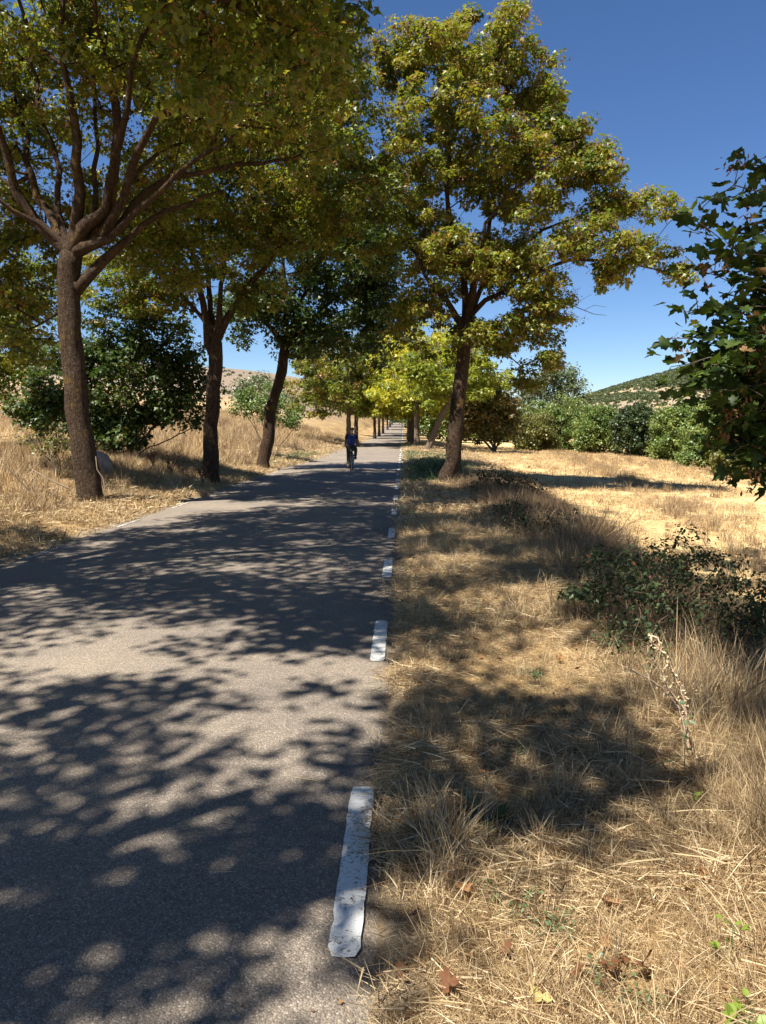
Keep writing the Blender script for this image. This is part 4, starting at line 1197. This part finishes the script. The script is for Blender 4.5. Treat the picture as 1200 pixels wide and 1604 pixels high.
# right field: stubble with a taller brown strip
s17_ = spread(3.9, 11, 6, 26, 16, lambda x, y: .5 + .5 * (np.sin(x * 14) > -.2), 217, .7, 1.2)
s18_ = spread(3.6, 24, 26, 75, 3.2, None, 218, 1.0, 1.8)
scatter('field_stubble', 'cut golden stubble covering the right field', *cat3(s17_, s18_), T_STUB)
def strip_keep(x, y):
    c = 13.3 - .02 * (y - 25)
    a = np.exp(-((x - (7.0 + .125 * (y - 18))) / .75) ** 2) * ss(10, 14, y)
    b3 = np.exp(-((x - 4.9) / .35) ** 2) * (y < 15)
    hd = np.exp(-((x - (13.2 + .04 * (50 - y) - .0)) / 1.3) ** 2) * .6 * ss(30, 40, y)
    return np.clip((a + .6 * b3 + hd) * (.35 + .65 * patch(x, y, .8, 79, .4, .55)), 0, 1)
s19_ = spread(4, 18, 9, 72, 12, strip_keep, 219, .32, .66)
scatter('brown_strip_grass', 'strip of standing brown grass running through the right field', *s19_, T_TALL_FAR[:2] + T_PALE_FAR)

# hillside scrub
def blob(seed, n=90):
    r = np.random.default_rng(seed)
    P = norm(r.normal(size=(n, 3))) * (r.random((n, 1)) ** .4) * np.array([1, 1, .6]) + np.array([0, 0, .45])
    return leaves_mesh('scrub', M_SCRUB, [(LEAF_FAR, P, norm(r.normal(size=(n, 3)) + np.array([0, 0, .8])), norm(r.normal(size=(n, 3))), r.uniform(.35, .6, n), r.uniform(0, .8, n))])
SC = [blob(s) for s in range(4)]
sr = np.random.default_rng(220)
n = 60000
hx = sr.uniform(60, 420, n); hy = sr.uniform(170, 640, n)
hz = H(hx, hy)
kk = ss(.455, .56, fbm2(hx / 60, (hz + .06 * hx) / 9, 53, 4)) * .85 + .07
m = (sr.random(n) < kk) & (hx < hy * .62)
hx, hy, hz = hx[m], hy[m], hz[m]
scatter('hill_scrub', 'low green scrub patches across the distant right hill', np.stack([hx, hy, hz], 1), np.stack([0 * hx, 0 * hx, sr.uniform(0, 6.28, len(hx))], 1), sr.uniform(.5, 1.6, len(hx)), SC)

n = 1500
hx = -sr.uniform(14, 160, n); hy = sr.uniform(50, 330, n)
kk = ss(.5, .62, fbm2(hx / 22, hy / 30, 57, 3)) * .6 + .05
m = (sr.random(n) < kk) & (-hx < hy * .62); hx, hy = hx[m], hy[m]
scatter('bank_scrub', 'sparse dry scrub dots on the tan hillside at the left', np.stack([hx, hy, H(hx, hy)], 1), np.stack([0 * hx, 0 * hx, sr.uniform(0, 6.28, len(hx))], 1), sr.uniform(.2, .7, len(hx)), SC)

# ------------------------------------------------------------------ brambles and small plants on the right bank
def wbush(name, label, x, y, lobes, n, per, rad, leaf, mat, seed, **kw):
    z = h1(x, y)
    return bush(name, label, (x, y, z), [((x + a, y + b2, z + c), rr) for (a, b2, c), rr in lobes], n, per, rad, leaf, mat, seed, **kw)
wbush('bramble_bush', 'dark low bramble with arching shoots in the middle of the right bank', 1.98, 5.75,
      [((-.15, 0, .42), (.42, .7, .36)), ((.35, .5, .50), (.45, .6, .40)), ((-.35, .3, .62), (.2, .3, .2)), ((.6, -.2, .5), (.3, .3, .25)), ((.45, -.5, .25), (.35, .5, .25)), ((-.1, .9, .4), (.4, .5, .3)), ((-.3, -.5, .22), (.25, .35, .18))],
      340, 18, .12, .036, M_BRAMBLE, 301, tmp=LEAF_OVAL, stems=14, tip=.0026, gap=.44, gscale=.25, cvar=.3)
wbush('bramble_bush', 'thin straggling bramble against the pale field, farther along the bank', 2.35, 11.6,
      [((-.3, 0, .22), (.45, .7, .2)), ((.25, .6, .25), (.35, .5, .2)), ((-.5, 1.8, .25), (.35, .7, .22))],
      120, 14, .16, .045, M_BRAMBLE, 302, tmp=LEAF_OVAL, stems=9, tip=.003, gap=.40, gscale=.4)
wbush('bramble_bush', 'green and reddish bramble right of the big right trunk base', 2.3, 19,
      [((0, 0, .35), (.6, 1.2, .35)), ((.5, -1, .3), (.4, .9, .3))], 110, 15, .24, .07, M_BRAMBLE, 303, tmp=LEAF_OVAL, stems=7, tip=.004)
wbush('green_weed', 'pale grey-green leafy weed at the left foot of the middle bramble', 1.46, 6.35,
      [((0, 0, .18), (.16, .16, .15)), ((.12, -.1, .10), (.12, .1, .08))], 26, 10, .07, .05, M_WEED, 304, tmp=LEAF_OVAL, stems=5, tip=.002, cat='weed', tint=(.5, 1))
wbush('green_shrub', 'bright green bushy weed at the left foot of the big right tree', 1.0, 27,
      [((0, 0, .4), (.6, 1, .4)), ((.6, .5, .35), (.5, .8, .35))], 90, 22, .25, .08, M_WEED, 305, tmp=LEAF_OVAL, stems=7, tip=.004, tint=(.2, 1))
wbush('green_shrub', 'dark green weed mound before the big right tree', .75, 24.2,
      [((0, 0, .14), (.45, .8, .16))], 50, 16, .2, .06, M_WEED, 306, tmp=LEAF_OVAL, stems=5, tip=.004)

# long arching bramble shoots with single leaves
def shoot(label, pts, leafsize, seed, mat=M_BRAMBLE, every=.045, cat='shoot', name='bramble_shoot', group=None, rad=.004, droop=0, tmp=LEAF_OVAL, tint=(.0, .6)):
    rnd = random.Random(seed); r = np.random.default_rng(seed)
    base = Vector((pts[0][0], pts[0][1], h1(pts[0][0], pts[0][1]) - .02))
    sk = Skeleton(); f = sk.add(Vector(pts[0]) - base, -1, 0)
    idx = sk.chain([tuple(Vector(p) - base) for p in pts[1:]], f, 0, every, wob=.006, rnd=rnd)
    sk.r = [max(.001, rad * (1 - .8 * k / len(sk.P))) for k in range(len(sk.P))]
    root = empty(name, base); tag(root, label, cat, group)
    Vv, Ff = sk.meshes()[0]
    ob('stem', tri_mesh('stem', np.array(Vv), np.array(Ff), M_STEM), root)
    P = np.array([tuple(sk.P[q]) for q in idx for _ in range(2)]) + r.normal(0, .01, (len(idx) * 2, 3))
    n = len(P)
    me = leaves_mesh('leaves', mat, [(tmp, P, norm(r.normal(size=(n, 3)) * .5 + np.array([0, 0, 1])), norm(r.normal(size=(n, 3))), leafsize * r.uniform(.7, 1.2, n), r.uniform(*tint, n))])
    o = ob('leaves', me, root)
    return root
def q3(u, v, D): return tuple(at(u, v, D))
shoot('thin leafy bramble shoot reaching right over the pale field', [q3(1000, 930, 6.2), q3(1010, 870, 6.3), q3(1045, 845, 6.4), q3(1085, 858, 6.5)], .045, 401)
shoot('drooping bramble shoot right of the middle bramble, leaves dark', [q3(1080, 1000, 5.6), q3(1100, 930, 5.6), q3(1130, 950, 5.6), q3(1165, 975, 5.5)], .042, 402)
shoot('low bramble shoot crossing to the right picture edge', [q3(1080, 1030, 5.4), q3(1120, 1000, 5.4), q3(1160, 1005, 5.4), q3(1200, 1010, 5.4)], .04, 403)
shoot('long bramble shoot arching toward the far right stubble', [q3(1010, 940, 6.0), q3(1050, 880, 6.1), q3(1100, 868, 6.3), q3(1150, 880, 6.5)], .045, 404)
shoot('small upright dark shoot against the bright field', [q3(885, 850, 11.6), q3(890, 815, 11.6), q3(905, 800, 11.7)], .07, 405)
shoot('second small upright dark shoot against the bright field', [q3(895, 848, 11.4), q3(900, 822, 11.4), q3(882, 802, 11.4)], .07, 406)

# dead curled thistle
def q(u, v, D): return at(u, v, D)
b = q(1085, 1150, 3.75); base = Vector((b.x, b.y, h1(b.x, b.y)))
M_THISTLE = plain_mat('bleached_thistle', (.50, .36, .25), .9)
root = empty('dead_thistle', base); tag(root, 'dead curled thistle stalk standing pale above the tall grass', 'dead plant')
def stalk(pts, r0, r1, nm='stalk', fuzz=0, seed=1):
    rr = random.Random(seed)
    loc = [Vector(p) - base for p in pts]
    sk = Skeleton(); f = sk.add(loc[0], -1, 0); sk.chain([tuple(p) for p in loc[1:]], f, 0, .015, wob=.0015, rnd=rr)
    n = len(sk.P); sk.r = [r0 + (r1 - r0) * k / n for k in range(n)]
    Vv, Ff = sk.meshes()[0]
    ob(nm, tri_mesh(nm, np.array(Vv), np.array(Ff), M_THISTLE), root)
    if fuzz:
        P, Dd = [], []
        for k in range(int(n * .25), n):
            for _ in range(fuzz):
                P.append(tuple(sk.P[k])); Dd.append((rr.gauss(0, 1), rr.gauss(0, 1), rr.gauss(.2, 1)))
        P = np.array(P); Dd = norm(np.array(Dd)); r = np.random.default_rng(seed)
        o = ob('bracts', leaves_mesh('bracts', M_STRAW, [(SEED, P, norm(r.normal(size=P.shape)), Dd, r.uniform(.016, .034, len(P)), r.uniform(.5, .9, len(P)))]), root)
        o['kind'] = 'stuff'
DT = 3.75
foot_ = (base.x, base.y, base.z)
stalk([foot_, q(1072, 1095, DT), q(1056, 1055, DT), q(1040, 1022, DT), q(1022, 1008, DT), q(1020, 996, DT), q(1030, 999, DT), q(1034, 1010, DT), q(1030, 1020, DT)], .009, .005, 'stalk', 4, 1)
stalk([foot_, q(1072, 1110, DT), q(1052, 1085, DT), q(1040, 1065, DT), q(1042, 1045, DT)], .008, .005, 'stalk', 3, 2)
stalk([foot_, q(1065, 1110, DT), q(1035, 1075, DT), q(1010, 1060, DT), q(985, 1048, DT), q(988, 1034, DT)], .007, .003, 'stalk', 1, 3)
shoot('small climbing weed with dark leaves under the dead thistle', [tuple(q(1072, 1200, 3.5)), tuple(q(1076, 1150, 3.55)), tuple(q(1074, 1110, 3.6))], .035, 407, M_WEED, .03, 'weed', 'climbing_weed', rad=.0025)
# sprouts in the near grass, leaf by leaf
def sprout(label, x, y, n, size, seed, h):
    rnd = random.Random(seed); base = Vector((x, y, h1(x, y)))
    root = empty('sprout', base); tag(root, label, 'seedling')
    Vv, Ff = [], []; top = Vector((rnd.gauss(0, .02), rnd.gauss(0, .02), h))
    tube(Vv, Ff, [Vector((0, 0, -.01)), top * .5 + Vector((.01, 0, 0)), top], [.002, .0016, .001], 4)
    tv, tf = LEAF_OVAL
    me0 = tri_mesh('leaf', tv * np.array([1.5, 1, 1]), tf, M_SPROUT, np.full(len(tf), .6))
    for k in range(n):
        t = rnd.uniform(.25, 1.0); p = top * t
        a = rnd.uniform(0, 6.28); out = Vector((math.cos(a), math.sin(a), .15)) * .03
        tube(Vv, Ff, [p, p + out], [.0009, .0007], 3)
        o = bpy.data.objects.new('leaf', me0); link(o, root)
        o.location = p + out; s = size * rnd.uniform(.7, 1.2); o.scale = (s, s, s)
        o.rotation_euler = (rnd.gauss(.2, .35), rnd.gauss(0, .3), a - math.pi / 2)
    ob('stem', tri_mesh('stem', np.array(Vv), np.array(Ff), M_WEED, np.full(len(Ff), .5)), root)
p = at(1140, 1470, 2.25); sprout('yellow-green leafy seedling in the grass at the lower right', p.x, 2.25, 9, .034, 1, .15)
p = at(1150, 1580, 1.97); sprout('bigger bright green seedling at the bottom right corner', p.x, 1.97, 14, .04, 2, .11)
p = at(1185, 1560, 2.0); sprout('small green seedling at the right picture edge near the bottom', p.x, 2.0, 7, .032, 3, .08)
p = at(1060, 1180, 3.4); sprout('tiny green seedling in the shaded tall grass', p.x, 3.2, 5, .03, 4, .12)

# bluish-green creeping weeds
for k, (u, v, lab) in enumerate([(790, 1400, 'blue-green feathery weed in the sunlit foreground straw'), (850, 1440, 'second blue-green feathery weed, right of the first'), (740, 1290, 'broad dark-green leaf rosette at the shadow edge on the verge'), (960, 1530, 'small blue-green weed low in the foreground straw'), (800, 1180, 'dark green weed in the shade of the verge'), (820, 1060, 'green grass-like weed halfway up the verge')]):
    ang = math.atan((v - 802) / 1190) + PITCH; D = CAM_H / math.tan(ang); p = at(u, v, D * 1.0)
    wbush('creeping_weed', lab, p.x, D, [((0, 0, .03), (.13, .13, .05)), ((.05, -.08, .03), (.1, .1, .04))], 22 if k != 2 else 10, 9, .035, .018 if k not in (2,) else .075, M_WEED, 500 + k, tmp=LEAF_OVAL, stems=5, tip=.0012, cat='weed', tint=(.3, 1) if k != 2 else (0, .3), gap=.1)

# fallen leaves lying on the verge, one by one
fl = []
for k in range(5):
    tv, tf = LEAF_NEAR; rr = np.random.default_rng(600 + k); tv = tv.copy()
    tv[:, 2] += .5 * tv[:, 0] ** 2 * rr.uniform(.2, 1.2) + .35 * (tv[:, 1] - .4) ** 2 + rr.normal(0, .05, len(tv))
    fl.append(tri_mesh('fallen_leaf', tv, tf, M_FALLEN, np.full(len(tf), [.1, .4, .6, .75, 1.0][k])))
spots = [(700, 1372, 'curled pinkish-brown leaf, left one of the pair in the sunlit foreground straw'), (722, 1392, 'curled brown leaf, right one of the pair in the sunlit foreground straw'),
         (930, 1190, 'rusty leaf in the shaded litter left of the tall grass'), (948, 1206, 'rusty leaf just below the one left of the tall grass'),
         (1080, 1390, 'orange-brown leaf in the dark hollow at the right'), (1098, 1372, 'second orange-brown leaf in the dark hollow, the upper one'),
         (965, 1415, 'brown leaf at the lower shadow edge right of the foreground straw'), (955, 1502, 'pale yellow flat leaf right of centre near the bottom'),
         (905, 1522, 'yellowish leaf left of the pale yellow flat one'), (800, 1485, 'ochre leaf among straw left of the yellowish ones'),
         (1010, 1500, 'brown leaf under the upright straw tuft at the bottom'), (850, 1560, 'brown leaf near the bottom edge, middle of the verge'),
         (690, 1545, 'dark brown leaf near the asphalt edge at the bottom'), (655, 1440, 'small brown leaf closest to the asphalt by the nearest dash'),
         (870, 1330, 'brown leaf in deep shade on the middle of the verge'), (745, 1000, 'pale leaf far up the verge among green shoots'),
         (870, 1030, 'reddish leaf left of the middle bramble'), (690, 930, 'small far leaf near the road edge up the verge'),
         (820, 1135, 'brown leaf on the sunlit patch halfway up the verge'), (760, 1212, 'brown leaf left of the dark rosette'), (1060, 1560, 'orange leaf among stalks at the bottom right')]
rr = random.Random(9)
for (u, v, lab) in spots:
    ang = math.atan((v - 802) / 1190) + PITCH; D = CAM_H / math.tan(ang) * .975
    p = at(u, v, D); o = bpy.data.objects.new('fallen_leaf', rr.choice(fl)); link(o)
    o.location = (p.x, D, h1(p.x, D) + .055); s = rr.uniform(.05, .085); o.scale = (s,) * 3
    o.rotation_euler = (rr.gauss(0, .4), rr.gauss(0, .4), rr.uniform(0, 6.28))
    tag(o, lab, 'leaf', 'fallen leaves on the right verge')
# leaf crumbs
lr = np.random.default_rng(33); n = 1700
lx = lr.uniform(.0, 3.2, n); ly = 1 + 11 * lr.random(n) ** 1.3
lx[:200] = -.02 - np.abs(lr.normal(0, .22, 200)); lz = H(lx, ly) + .025
lz[:200] = [road_surface(a, b_) + .006 for a, b_ in zip(lx[:200], ly[:200])]
P = np.stack([lx, ly, lz], 1)
o = ob('leaf_litter', leaves_mesh('leaf_litter', M_FALLEN, [(LEAF_MID, P, norm(lr.normal(size=(n, 3)) * .6 + np.array([0, 0, 1])), norm(lr.normal(size=(n, 3))), np.where(np.arange(n) < 200, lr.uniform(.006, .022, n), lr.uniform(.02, .05, n)), lr.uniform(0, .8, n))]))
tag(o, 'crumbled brown leaf bits scattered over the right verge', kind='stuff')

# twigs, straws, pebble, stump
def stick(name, label, pts, r0, r1, mat, cat, forks=()):
    base = Vector(pts[0]); Vv, Ff = [], []
    tube(Vv, Ff, [Vector(p) - base for p in pts], [r0 + (r1 - r0) * k / (len(pts) - 1) for k in range(len(pts))], 5)
    for f in forks: tube(Vv, Ff, [Vector(p) - base for p in f], [r1] * len(f), 4)
    o = ob(name, tri_mesh(name, np.array(Vv), np.array(Ff), mat, np.full(len(Ff), .7)), None, base); tag(o, label, cat)
def gpt(u, v, lift=.01, road_=False):
    ang = math.atan((v - 802) / 1190) + PITCH; D = CAM_H / math.tan(ang); p = at(u, v, D)
    z = (road_surface(p.x, D) if road_ else h1(p.x, D)) + lift
    return (p.x, D, z)
stick('straw', 'single pale straw lying on the asphalt left of the nearest long dash', [gpt(459, 1223, .004, 1), gpt(480, 1226, .006, 1), gpt(498, 1228, .004, 1)], .0008, .003, M_STRAW, 'straw')
stick('straw', 'faint thin straw on the asphalt at the left in the shade', [gpt(340, 1375, .004, 1), gpt(370, 1376, .006, 1)], .001, .001, M_STRAW, 'straw')
stick('twig', 'small brown twig on the straw at the bottom, beside the asphalt edge', [gpt(605, 1590, .02), gpt(625, 1578, .03), gpt(650, 1562, .035)], .004, .0025, M_STEM, 'twig', [[gpt(625, 1578, .03), gpt(638, 1582, .02)]])
stick('twig', 'tiny dark twig on the asphalt near the first dash', [gpt(531, 1202, .004, 1), gpt(538, 1203, .005, 1)], .002, .002, M_STEM, 'twig')
stick('dead_branch', 'bleached forked branch leaning on the grass left of the nearest trunk', [q3(108, 765, 14.3), q3(75, 750, 14.3), q3(50, 735, 14.3)], .018, .01, M_STICK, 'branch', [[q3(50, 735, 14.3), q3(46, 728, 14.3)]])
stick('dead_sapling', 'crooked pale sapling stem at the right foot of the nearest left trunk', [q3(166, 772, 15.2), q3(161, 748, 15.2), q3(152, 735, 15.2), q3(150, 715, 15.2)], .018, .008, M_STICK, 'sapling')
stick('cut_stalk', 'pale cut stalk pair standing in front of the nearest left trunk', [q3(88, 782, 14), q3(90, 770, 14), q3(92, 762, 14)], .012, .01, M_STICK, 'stalk', [[q3(83, 780, 14), q3(83, 768, 14), q3(79, 763, 14)]])
stick('leaning_stick', 'thin dark stick leaning at the far left in brown weeds', [q3(45, 768, 13.5), q3(20, 742, 13.5), q3(0, 720, 13.5)], .012, .008, M_STEM, 'stick')
# boulder behind the nearest trunk
import bmesh
bmx = bmesh.new(); bmesh.ops.create_icosphere(bmx, subdivisions=3, radius=1)
for v in bmx.verts:
    d = mnoise.noise(v.co * 1.3) * .35 + mnoise.noise(v.co * 4) * .1
    v.co *= 1 + d; v.co.x *= .32; v.co.y *= .3; v.co.z *= .36
me = bpy.data.meshes.new('boulder'); bmx.to_mesh(me); bmx.free(); me.materials.append(plain_mat('stone', (.25, .21, .18), .9, 0, .3, 6))
p = at(157, 700, 19.5); tag(ob('boulder', me, None, (p.x, 19.5, h1(p.x, 19.5) + .22)), 'grey boulder in the shade right behind the nearest left trunk', 'boulder')
# rusty dock plants
def dock(label, u, D, h, seed):
    rnd = random.Random(seed); p = at(u, 700, D); base = Vector((p.x, D, h1(p.x, D)))
    root = empty('dock_plant', base); tag(root, label, 'dead plant', 'rusty dead docks on the left bank')
    Vv, Ff, P = [], [], []
    for k in range(6):
        a = rnd.uniform(0, 6.28); t = Vector((math.cos(a) * rnd.uniform(.1, .55), math.sin(a) * .3, rnd.uniform(.55, 1)))
        s = Vector((0, 0, h * rnd.uniform(.1, .4))); e = s + t * h * .55
        tube(Vv, Ff, [Vector((0, 0, 0)), s, (s + e) / 2 + Vector((0, 0, .05)), e], [.014, .011, .008, .004], 4)
        for j in range(46):
            w = s.lerp(e, rnd.uniform(.25, 1)); P.append((w.x + rnd.gauss(0, .02), w.y + rnd.gauss(0, .02), w.z + rnd.gauss(0, .02)))
    ob('stem', tri_mesh('stem', np.array(Vv), np.array(Ff), plain_mat('rusty_stem', (.20, .10, .06))), root)
    P = np.array(P); r = np.random.default_rng(seed); n = len(P)
    o = ob('seed_heads', leaves_mesh('seed_heads', M_FALLEN, [(SEED, P, norm(r.normal(size=P.shape)), norm(r.normal(size=P.shape)), r.uniform(.04, .08, n), r.uniform(0, .5, n))]), root); o['kind'] = 'stuff'
dock('tall rusty dock left of the second left trunk', 268, 21.5, 1.5, 1)
dock('smaller rusty dock touching the second left trunk', 316, 21.2, .9, 2)
dock('rusty dock in the shade of the thicket', 240, 22, 1.0, 3)

# ------------------------------------------------------------------ bicycle
M_FRAME = plain_mat('dark_frame_paint', (.03, .03, .035), .35, .3)
M_RUBBER = plain_mat('tyre_rubber', (.02, .02, .02), .85)
M_METAL = plain_mat('bare_metal', (.45, .45, .46), .35, .9)
M_WHITE = plain_mat('white_plastic', (.65, .65, .66), .4)
BX, BY = at(551, 740, 29.6).x, 29.6
bz = road_surface(BX, BY)
bike = empty('bicycle', (BX, BY, bz)); tag(bike, 'dark bicycle with pale rear reflector ridden down the road', 'bicycle')
def part(name, segs, mat, parent, sides=8):
    Vv, Ff = [], []
    for pts, rr in segs:
        pts = [Vector(p) for p in pts]
        tube(Vv, Ff, pts, rr if isinstance(rr, (list, tuple)) else [rr] * len(pts), sides)
    return ob(name, tri_mesh(name, np.array(Vv), np.array(Ff), mat, smooth=True), parent)
def ring(c, R_, n=36): return [(c[0], c[1] + R_ * math.cos(2 * math.pi * k / n), c[2] + R_ * math.sin(2 * math.pi * k / n)) for k in range(n + 1)]
RH, FH, BBK = (0, -.45, .34), (0, .57, .34), (0, -.02, .29)
for hub in (RH, FH):
    w = part('wheel', [([(-.045, hub[1], hub[2]), (.045, hub[1], hub[2])], .022)] + [([(0, hub[1], hub[2]), (0, hub[1] + .31 * math.cos(a), hub[2] + .31 * math.sin(a))], .0016) for a in np.linspace(0, 6.28, 25)[:-1]], M_METAL, bike, 6)
    part('tyre', [(ring(hub, .325), .019)], M_RUBBER, w)
    part('rim', [(ring(hub, .303), .010)], M_METAL, w, 6)
ST, HT = (0, -.17, .80), (0, .40, .86)
part('frame', [([BBK, ST], .017), ([BBK, (0, .44, .70)], .02), ([(0, -.15, .74), HT], .017), ([HT, (0, .44, .68)], .02),
     ([(-.012, -.05, .30), (-.06, -.45, .34)], .010), ([(.012, -.05, .30), (.06, -.45, .34)], .010), ([(-.012, -.15, .74), (-.06, -.45, .34)], .008), ([(.012, -.15, .74), (.06, -.45, .34)], .008),
     ([(0, .44, .68), (-.05, .47, .60), (-.05, .57, .34)], .011), ([(0, .44, .68), (.05, .47, .60), (.05, .57, .34)], .011)], M_FRAME, bike)
part('handlebar', [([HT, (0, .38, .96)], .014), ([(-.29, .30, .97), (-.18, .36, .98), (0, .40, .97), (.18, .36, .98), (.29, .30, .97)], .012)], M_FRAME, bike)
sd = part('saddle', [([(0, -.30, .90), (0, -.22, .91), (0, -.05, .90)], [.075, .07, .025])], M_RUBBER, bike, 10)
part('seat_post', [([ST, (0, -.19, .89)], .013)], M_METAL, bike)
part('crank', [([(-.09, -.02, .29), (.09, -.02, .29)], .014), ([(-.09, -.02, .29), (-.10, .0, .12)], .011), ([(.09, -.02, .29), (.10, .0, .46)], .011)], M_METAL, bike)
part('pedal', [([(-.10, .0, .12), (-.19, .0, .12)], .016)], M_RUBBER, bike); part('pedal', [([(.10, .0, .46), (.19, .0, .46)], .016)], M_RUBBER, bike)
part('mudguard', [([(0, RH[1] + .37 * math.cos(a), RH[2] + .37 * math.sin(a)) for a in np.linspace(.9, 3.3, 14)], .016)], M_FRAME, bike)
part('reflector', [([(0, -.37, .80), (0, -.345, .80)], .038)], M_WHITE, bike, 10)

# ------------------------------------------------------------------ cyclist
def skinned(name, verts, edges, mat, parent, root=0, sub=2):
    """one continuous surface grown over a joint skeleton: verts (x,y,z,rx,ry)"""
    me = bpy.data.meshes.new(name); me.from_pydata([v[:3] for v in verts], edges, [])
    o = ob(name, me, parent)
    sm = o.modifiers.new('skin', 'SKIN'); 
    if not me.skin_vertices: pass
    for i, v in enumerate(verts):
        sv = me.skin_vertices[0].data[i]; sv.radius = (v[3], v[4]); sv.use_root = (i == root)
    sm.use_smooth_shade = True
    ss_ = o.modifiers.new('sub', 'SUBSURF'); ss_.levels = sub; ss_.render_levels = sub
    dg = bpy.context.evaluated_depsgraph_get(); ev = o.evaluated_get(dg)
    me2 = bpy.data.meshes.new_from_object(ev); me2.name = name; me2.materials.clear(); me2.materials.append(mat)
    o.modifiers.clear(); o.data = me2
    return o
M_SKIN = plain_mat('tanned_skin', (.26, .14, .09), .55)
M_NAVY = plain_mat('navy_shirt', (.012, .018, .07), .8)
M_BLUE = plain_mat('royal_blue_cloth', (.012, .03, .20), .75)
M_KHAKI = plain_mat('olive_trousers', (.055, .05, .038), .85)
M_SHOE = plain_mat('dark_shoe', (.03, .025, .025), .7)
M_HELM = plain_mat('dark_red_cap', (.05, .014, .012), .6)
man = empty('person', (BX, BY, bz)); tag(man, 'person in navy and royal blue top cycling away down the road', 'person')
body_v = [(0, -.20, .97, .15, .12), (0, -.13, 1.12, .125, .10), (0, -.04, 1.28, .15, .105), (0, .02, 1.39, .12, .085), (0, .05, 1.46, .05, .05), (0, .07, 1.53, .07, .082), (0, .085, 1.61, .076, .09), (0, .09, 1.66, .045, .055),
          (-.18, .02, 1.385, .058, .06), (-.235, .08, 1.19, .044, .044), (-.262, .20, 1.05, .034, .034), (-.262, .31, 1.005, .03, .026),
          (.18, .02, 1.385, .058, .06), (.235, .08, 1.19, .044, .044), (.262, .20, 1.05, .034, .034), (.262, .31, 1.005, .03, .026),
          (-.10, -.14, .90, .095, .10), (-.135, .10, .55, .058, .06), (-.14, .03, .32, .052, .055), (-.14, -.03, .17, .034, .036), (-.145, .07, .135, .036, .024),
          (.10, -.14, .90, .095, .10), (.145, .27, .83, .06, .062), (.14, .16, .64, .052, .055), (.14, .02, .50, .034, .036), (.145, .10, .485, .036, .024)]
body_e = [(0, 1), (1, 2), (2, 3), (3, 4), (4, 5), (5, 6), (6, 7), (3, 8), (8, 9), (9, 10), (10, 11), (3, 12), (12, 13), (13, 14), (14, 15), (0, 16), (16, 17), (17, 18), (18, 19), (19, 20), (0, 21), (21, 22), (22, 23), (23, 24), (24, 25)]
skinned('body', body_v, body_e, M_SKIN, man)
g = .014
def sub_v(idx, extra=g): return [(v[0], v[1], v[2], v[3] + extra, v[4] + extra) for v in (body_v[k] for k in idx)]
sv = sub_v([0, 1, 2, 3, 8, 9, 12, 13]); sv[5] = (-.225, .065, 1.24, .062, .062); sv[7] = (.225, .065, 1.24, .062, .062)
sv[0] = (0, -.19, .985, .158, .13)
skinned('shirt', sv, [(0, 1), (1, 2), (2, 3), (3, 4), (4, 5), (3, 6), (6, 7)], M_NAVY, man)
# blue back panel, a curved sheet of cloth just proud of the shirt
Vv, Ff = [], []
rows = [(-.325, .99, .105), (-.285, 1.07, .11), (-.255, 1.14, .115), (-.225, 1.22, .12), (-.19, 1.30, .12), (-.15, 1.37, .10)]
for (yy, zz, hw) in rows:
    for c in range(9):
        t = c / 8 * 2 - 1; Vv.append((hw * t, yy + .06 * t * t, zz))
m0 = len(Vv)
Vv += [(a, b2 + .07, c) for a, b2, c in Vv]
nr = len(rows)
for a in range(nr - 1):
    for c in range(8):
        i = a * 9 + c; Ff += [(i, i + 1, i + 10), (i, i + 10, i + 9), (m0 + i, m0 + i + 10, m0 + i + 1), (m0 + i, m0 + i + 9, m0 + i + 10)]
edge = [c for c in range(9)] + [9 * k + 8 for k in range(1, nr)] + [9 * (nr - 1) + c for c in range(7, -1, -1)] + [9 * k for k in range(nr - 2, 0, -1)]
for a in range(len(edge)):
    p_, q_ = edge[a], edge[(a + 1) % len(edge)]; Ff += [(p_, m0 + p_, m0 + q_), (p_, m0 + q_, q_)]
ob('back_panel', tri_mesh('back_panel', np.array(Vv), np.array(Ff), M_BLUE, smooth=True), man)
skinned('trousers', [(0, -.20, .96, .162, .135)] + sub_v([16, 17, 18]) + [(-.14, 0, .22, .055, .055)] + sub_v([21, 22, 23]) + [(.14, .06, .555, .055, .055)],
        [(0, 1), (1, 2), (2, 3), (3, 4), (0, 5), (5, 6), (6, 7), (7, 8)], M_KHAKI, man)
for s, z0, y0 in ((-1, .135, 0), (1, .485, .03)):
    skinned('shoe', [(s * .145, y0 - .09, z0 + .035, .065, .065), (s * .145, y0 + .03, z0 + .02, .062, .05), (s * .148, y0 + .16, z0 + .012, .055, .04)], [(0, 1), (1, 2)], M_SHOE, man, sub=1)
skinned('cap', [(0, .05, 1.565, .10, .105), (0, .08, 1.63, .112, .122), (0, .09, 1.685, .09, .10)], [(0, 1), (1, 2)], M_HELM, man)
# gripping hands: palm, four fingers and thumb closed on the bar
for s in (-1, 1):
    hv, he = [(s * .262, .285, 1.01, .024, .018), (s * .258, .325, 1.0, .026, .016)], [(0, 1)]
    for f in range(4):
        xo = s * (.235 + f * .018); i = len(hv)
        hv += [(xo, .335, .995, .009, .009), (xo, .345, .97, .0085, .0085), (xo, .325, .952, .008, .008)]; he += [(1, i), (i, i + 1), (i + 1, i + 2)]
    i = len(hv); hv += [(s * .235, .29, .995, .010, .010), (s * .222, .305, .97, .009, .009)]; he += [(0, i), (i, i + 1)]
    skinned('hand', hv, he, M_SKIN, man, sub=1)
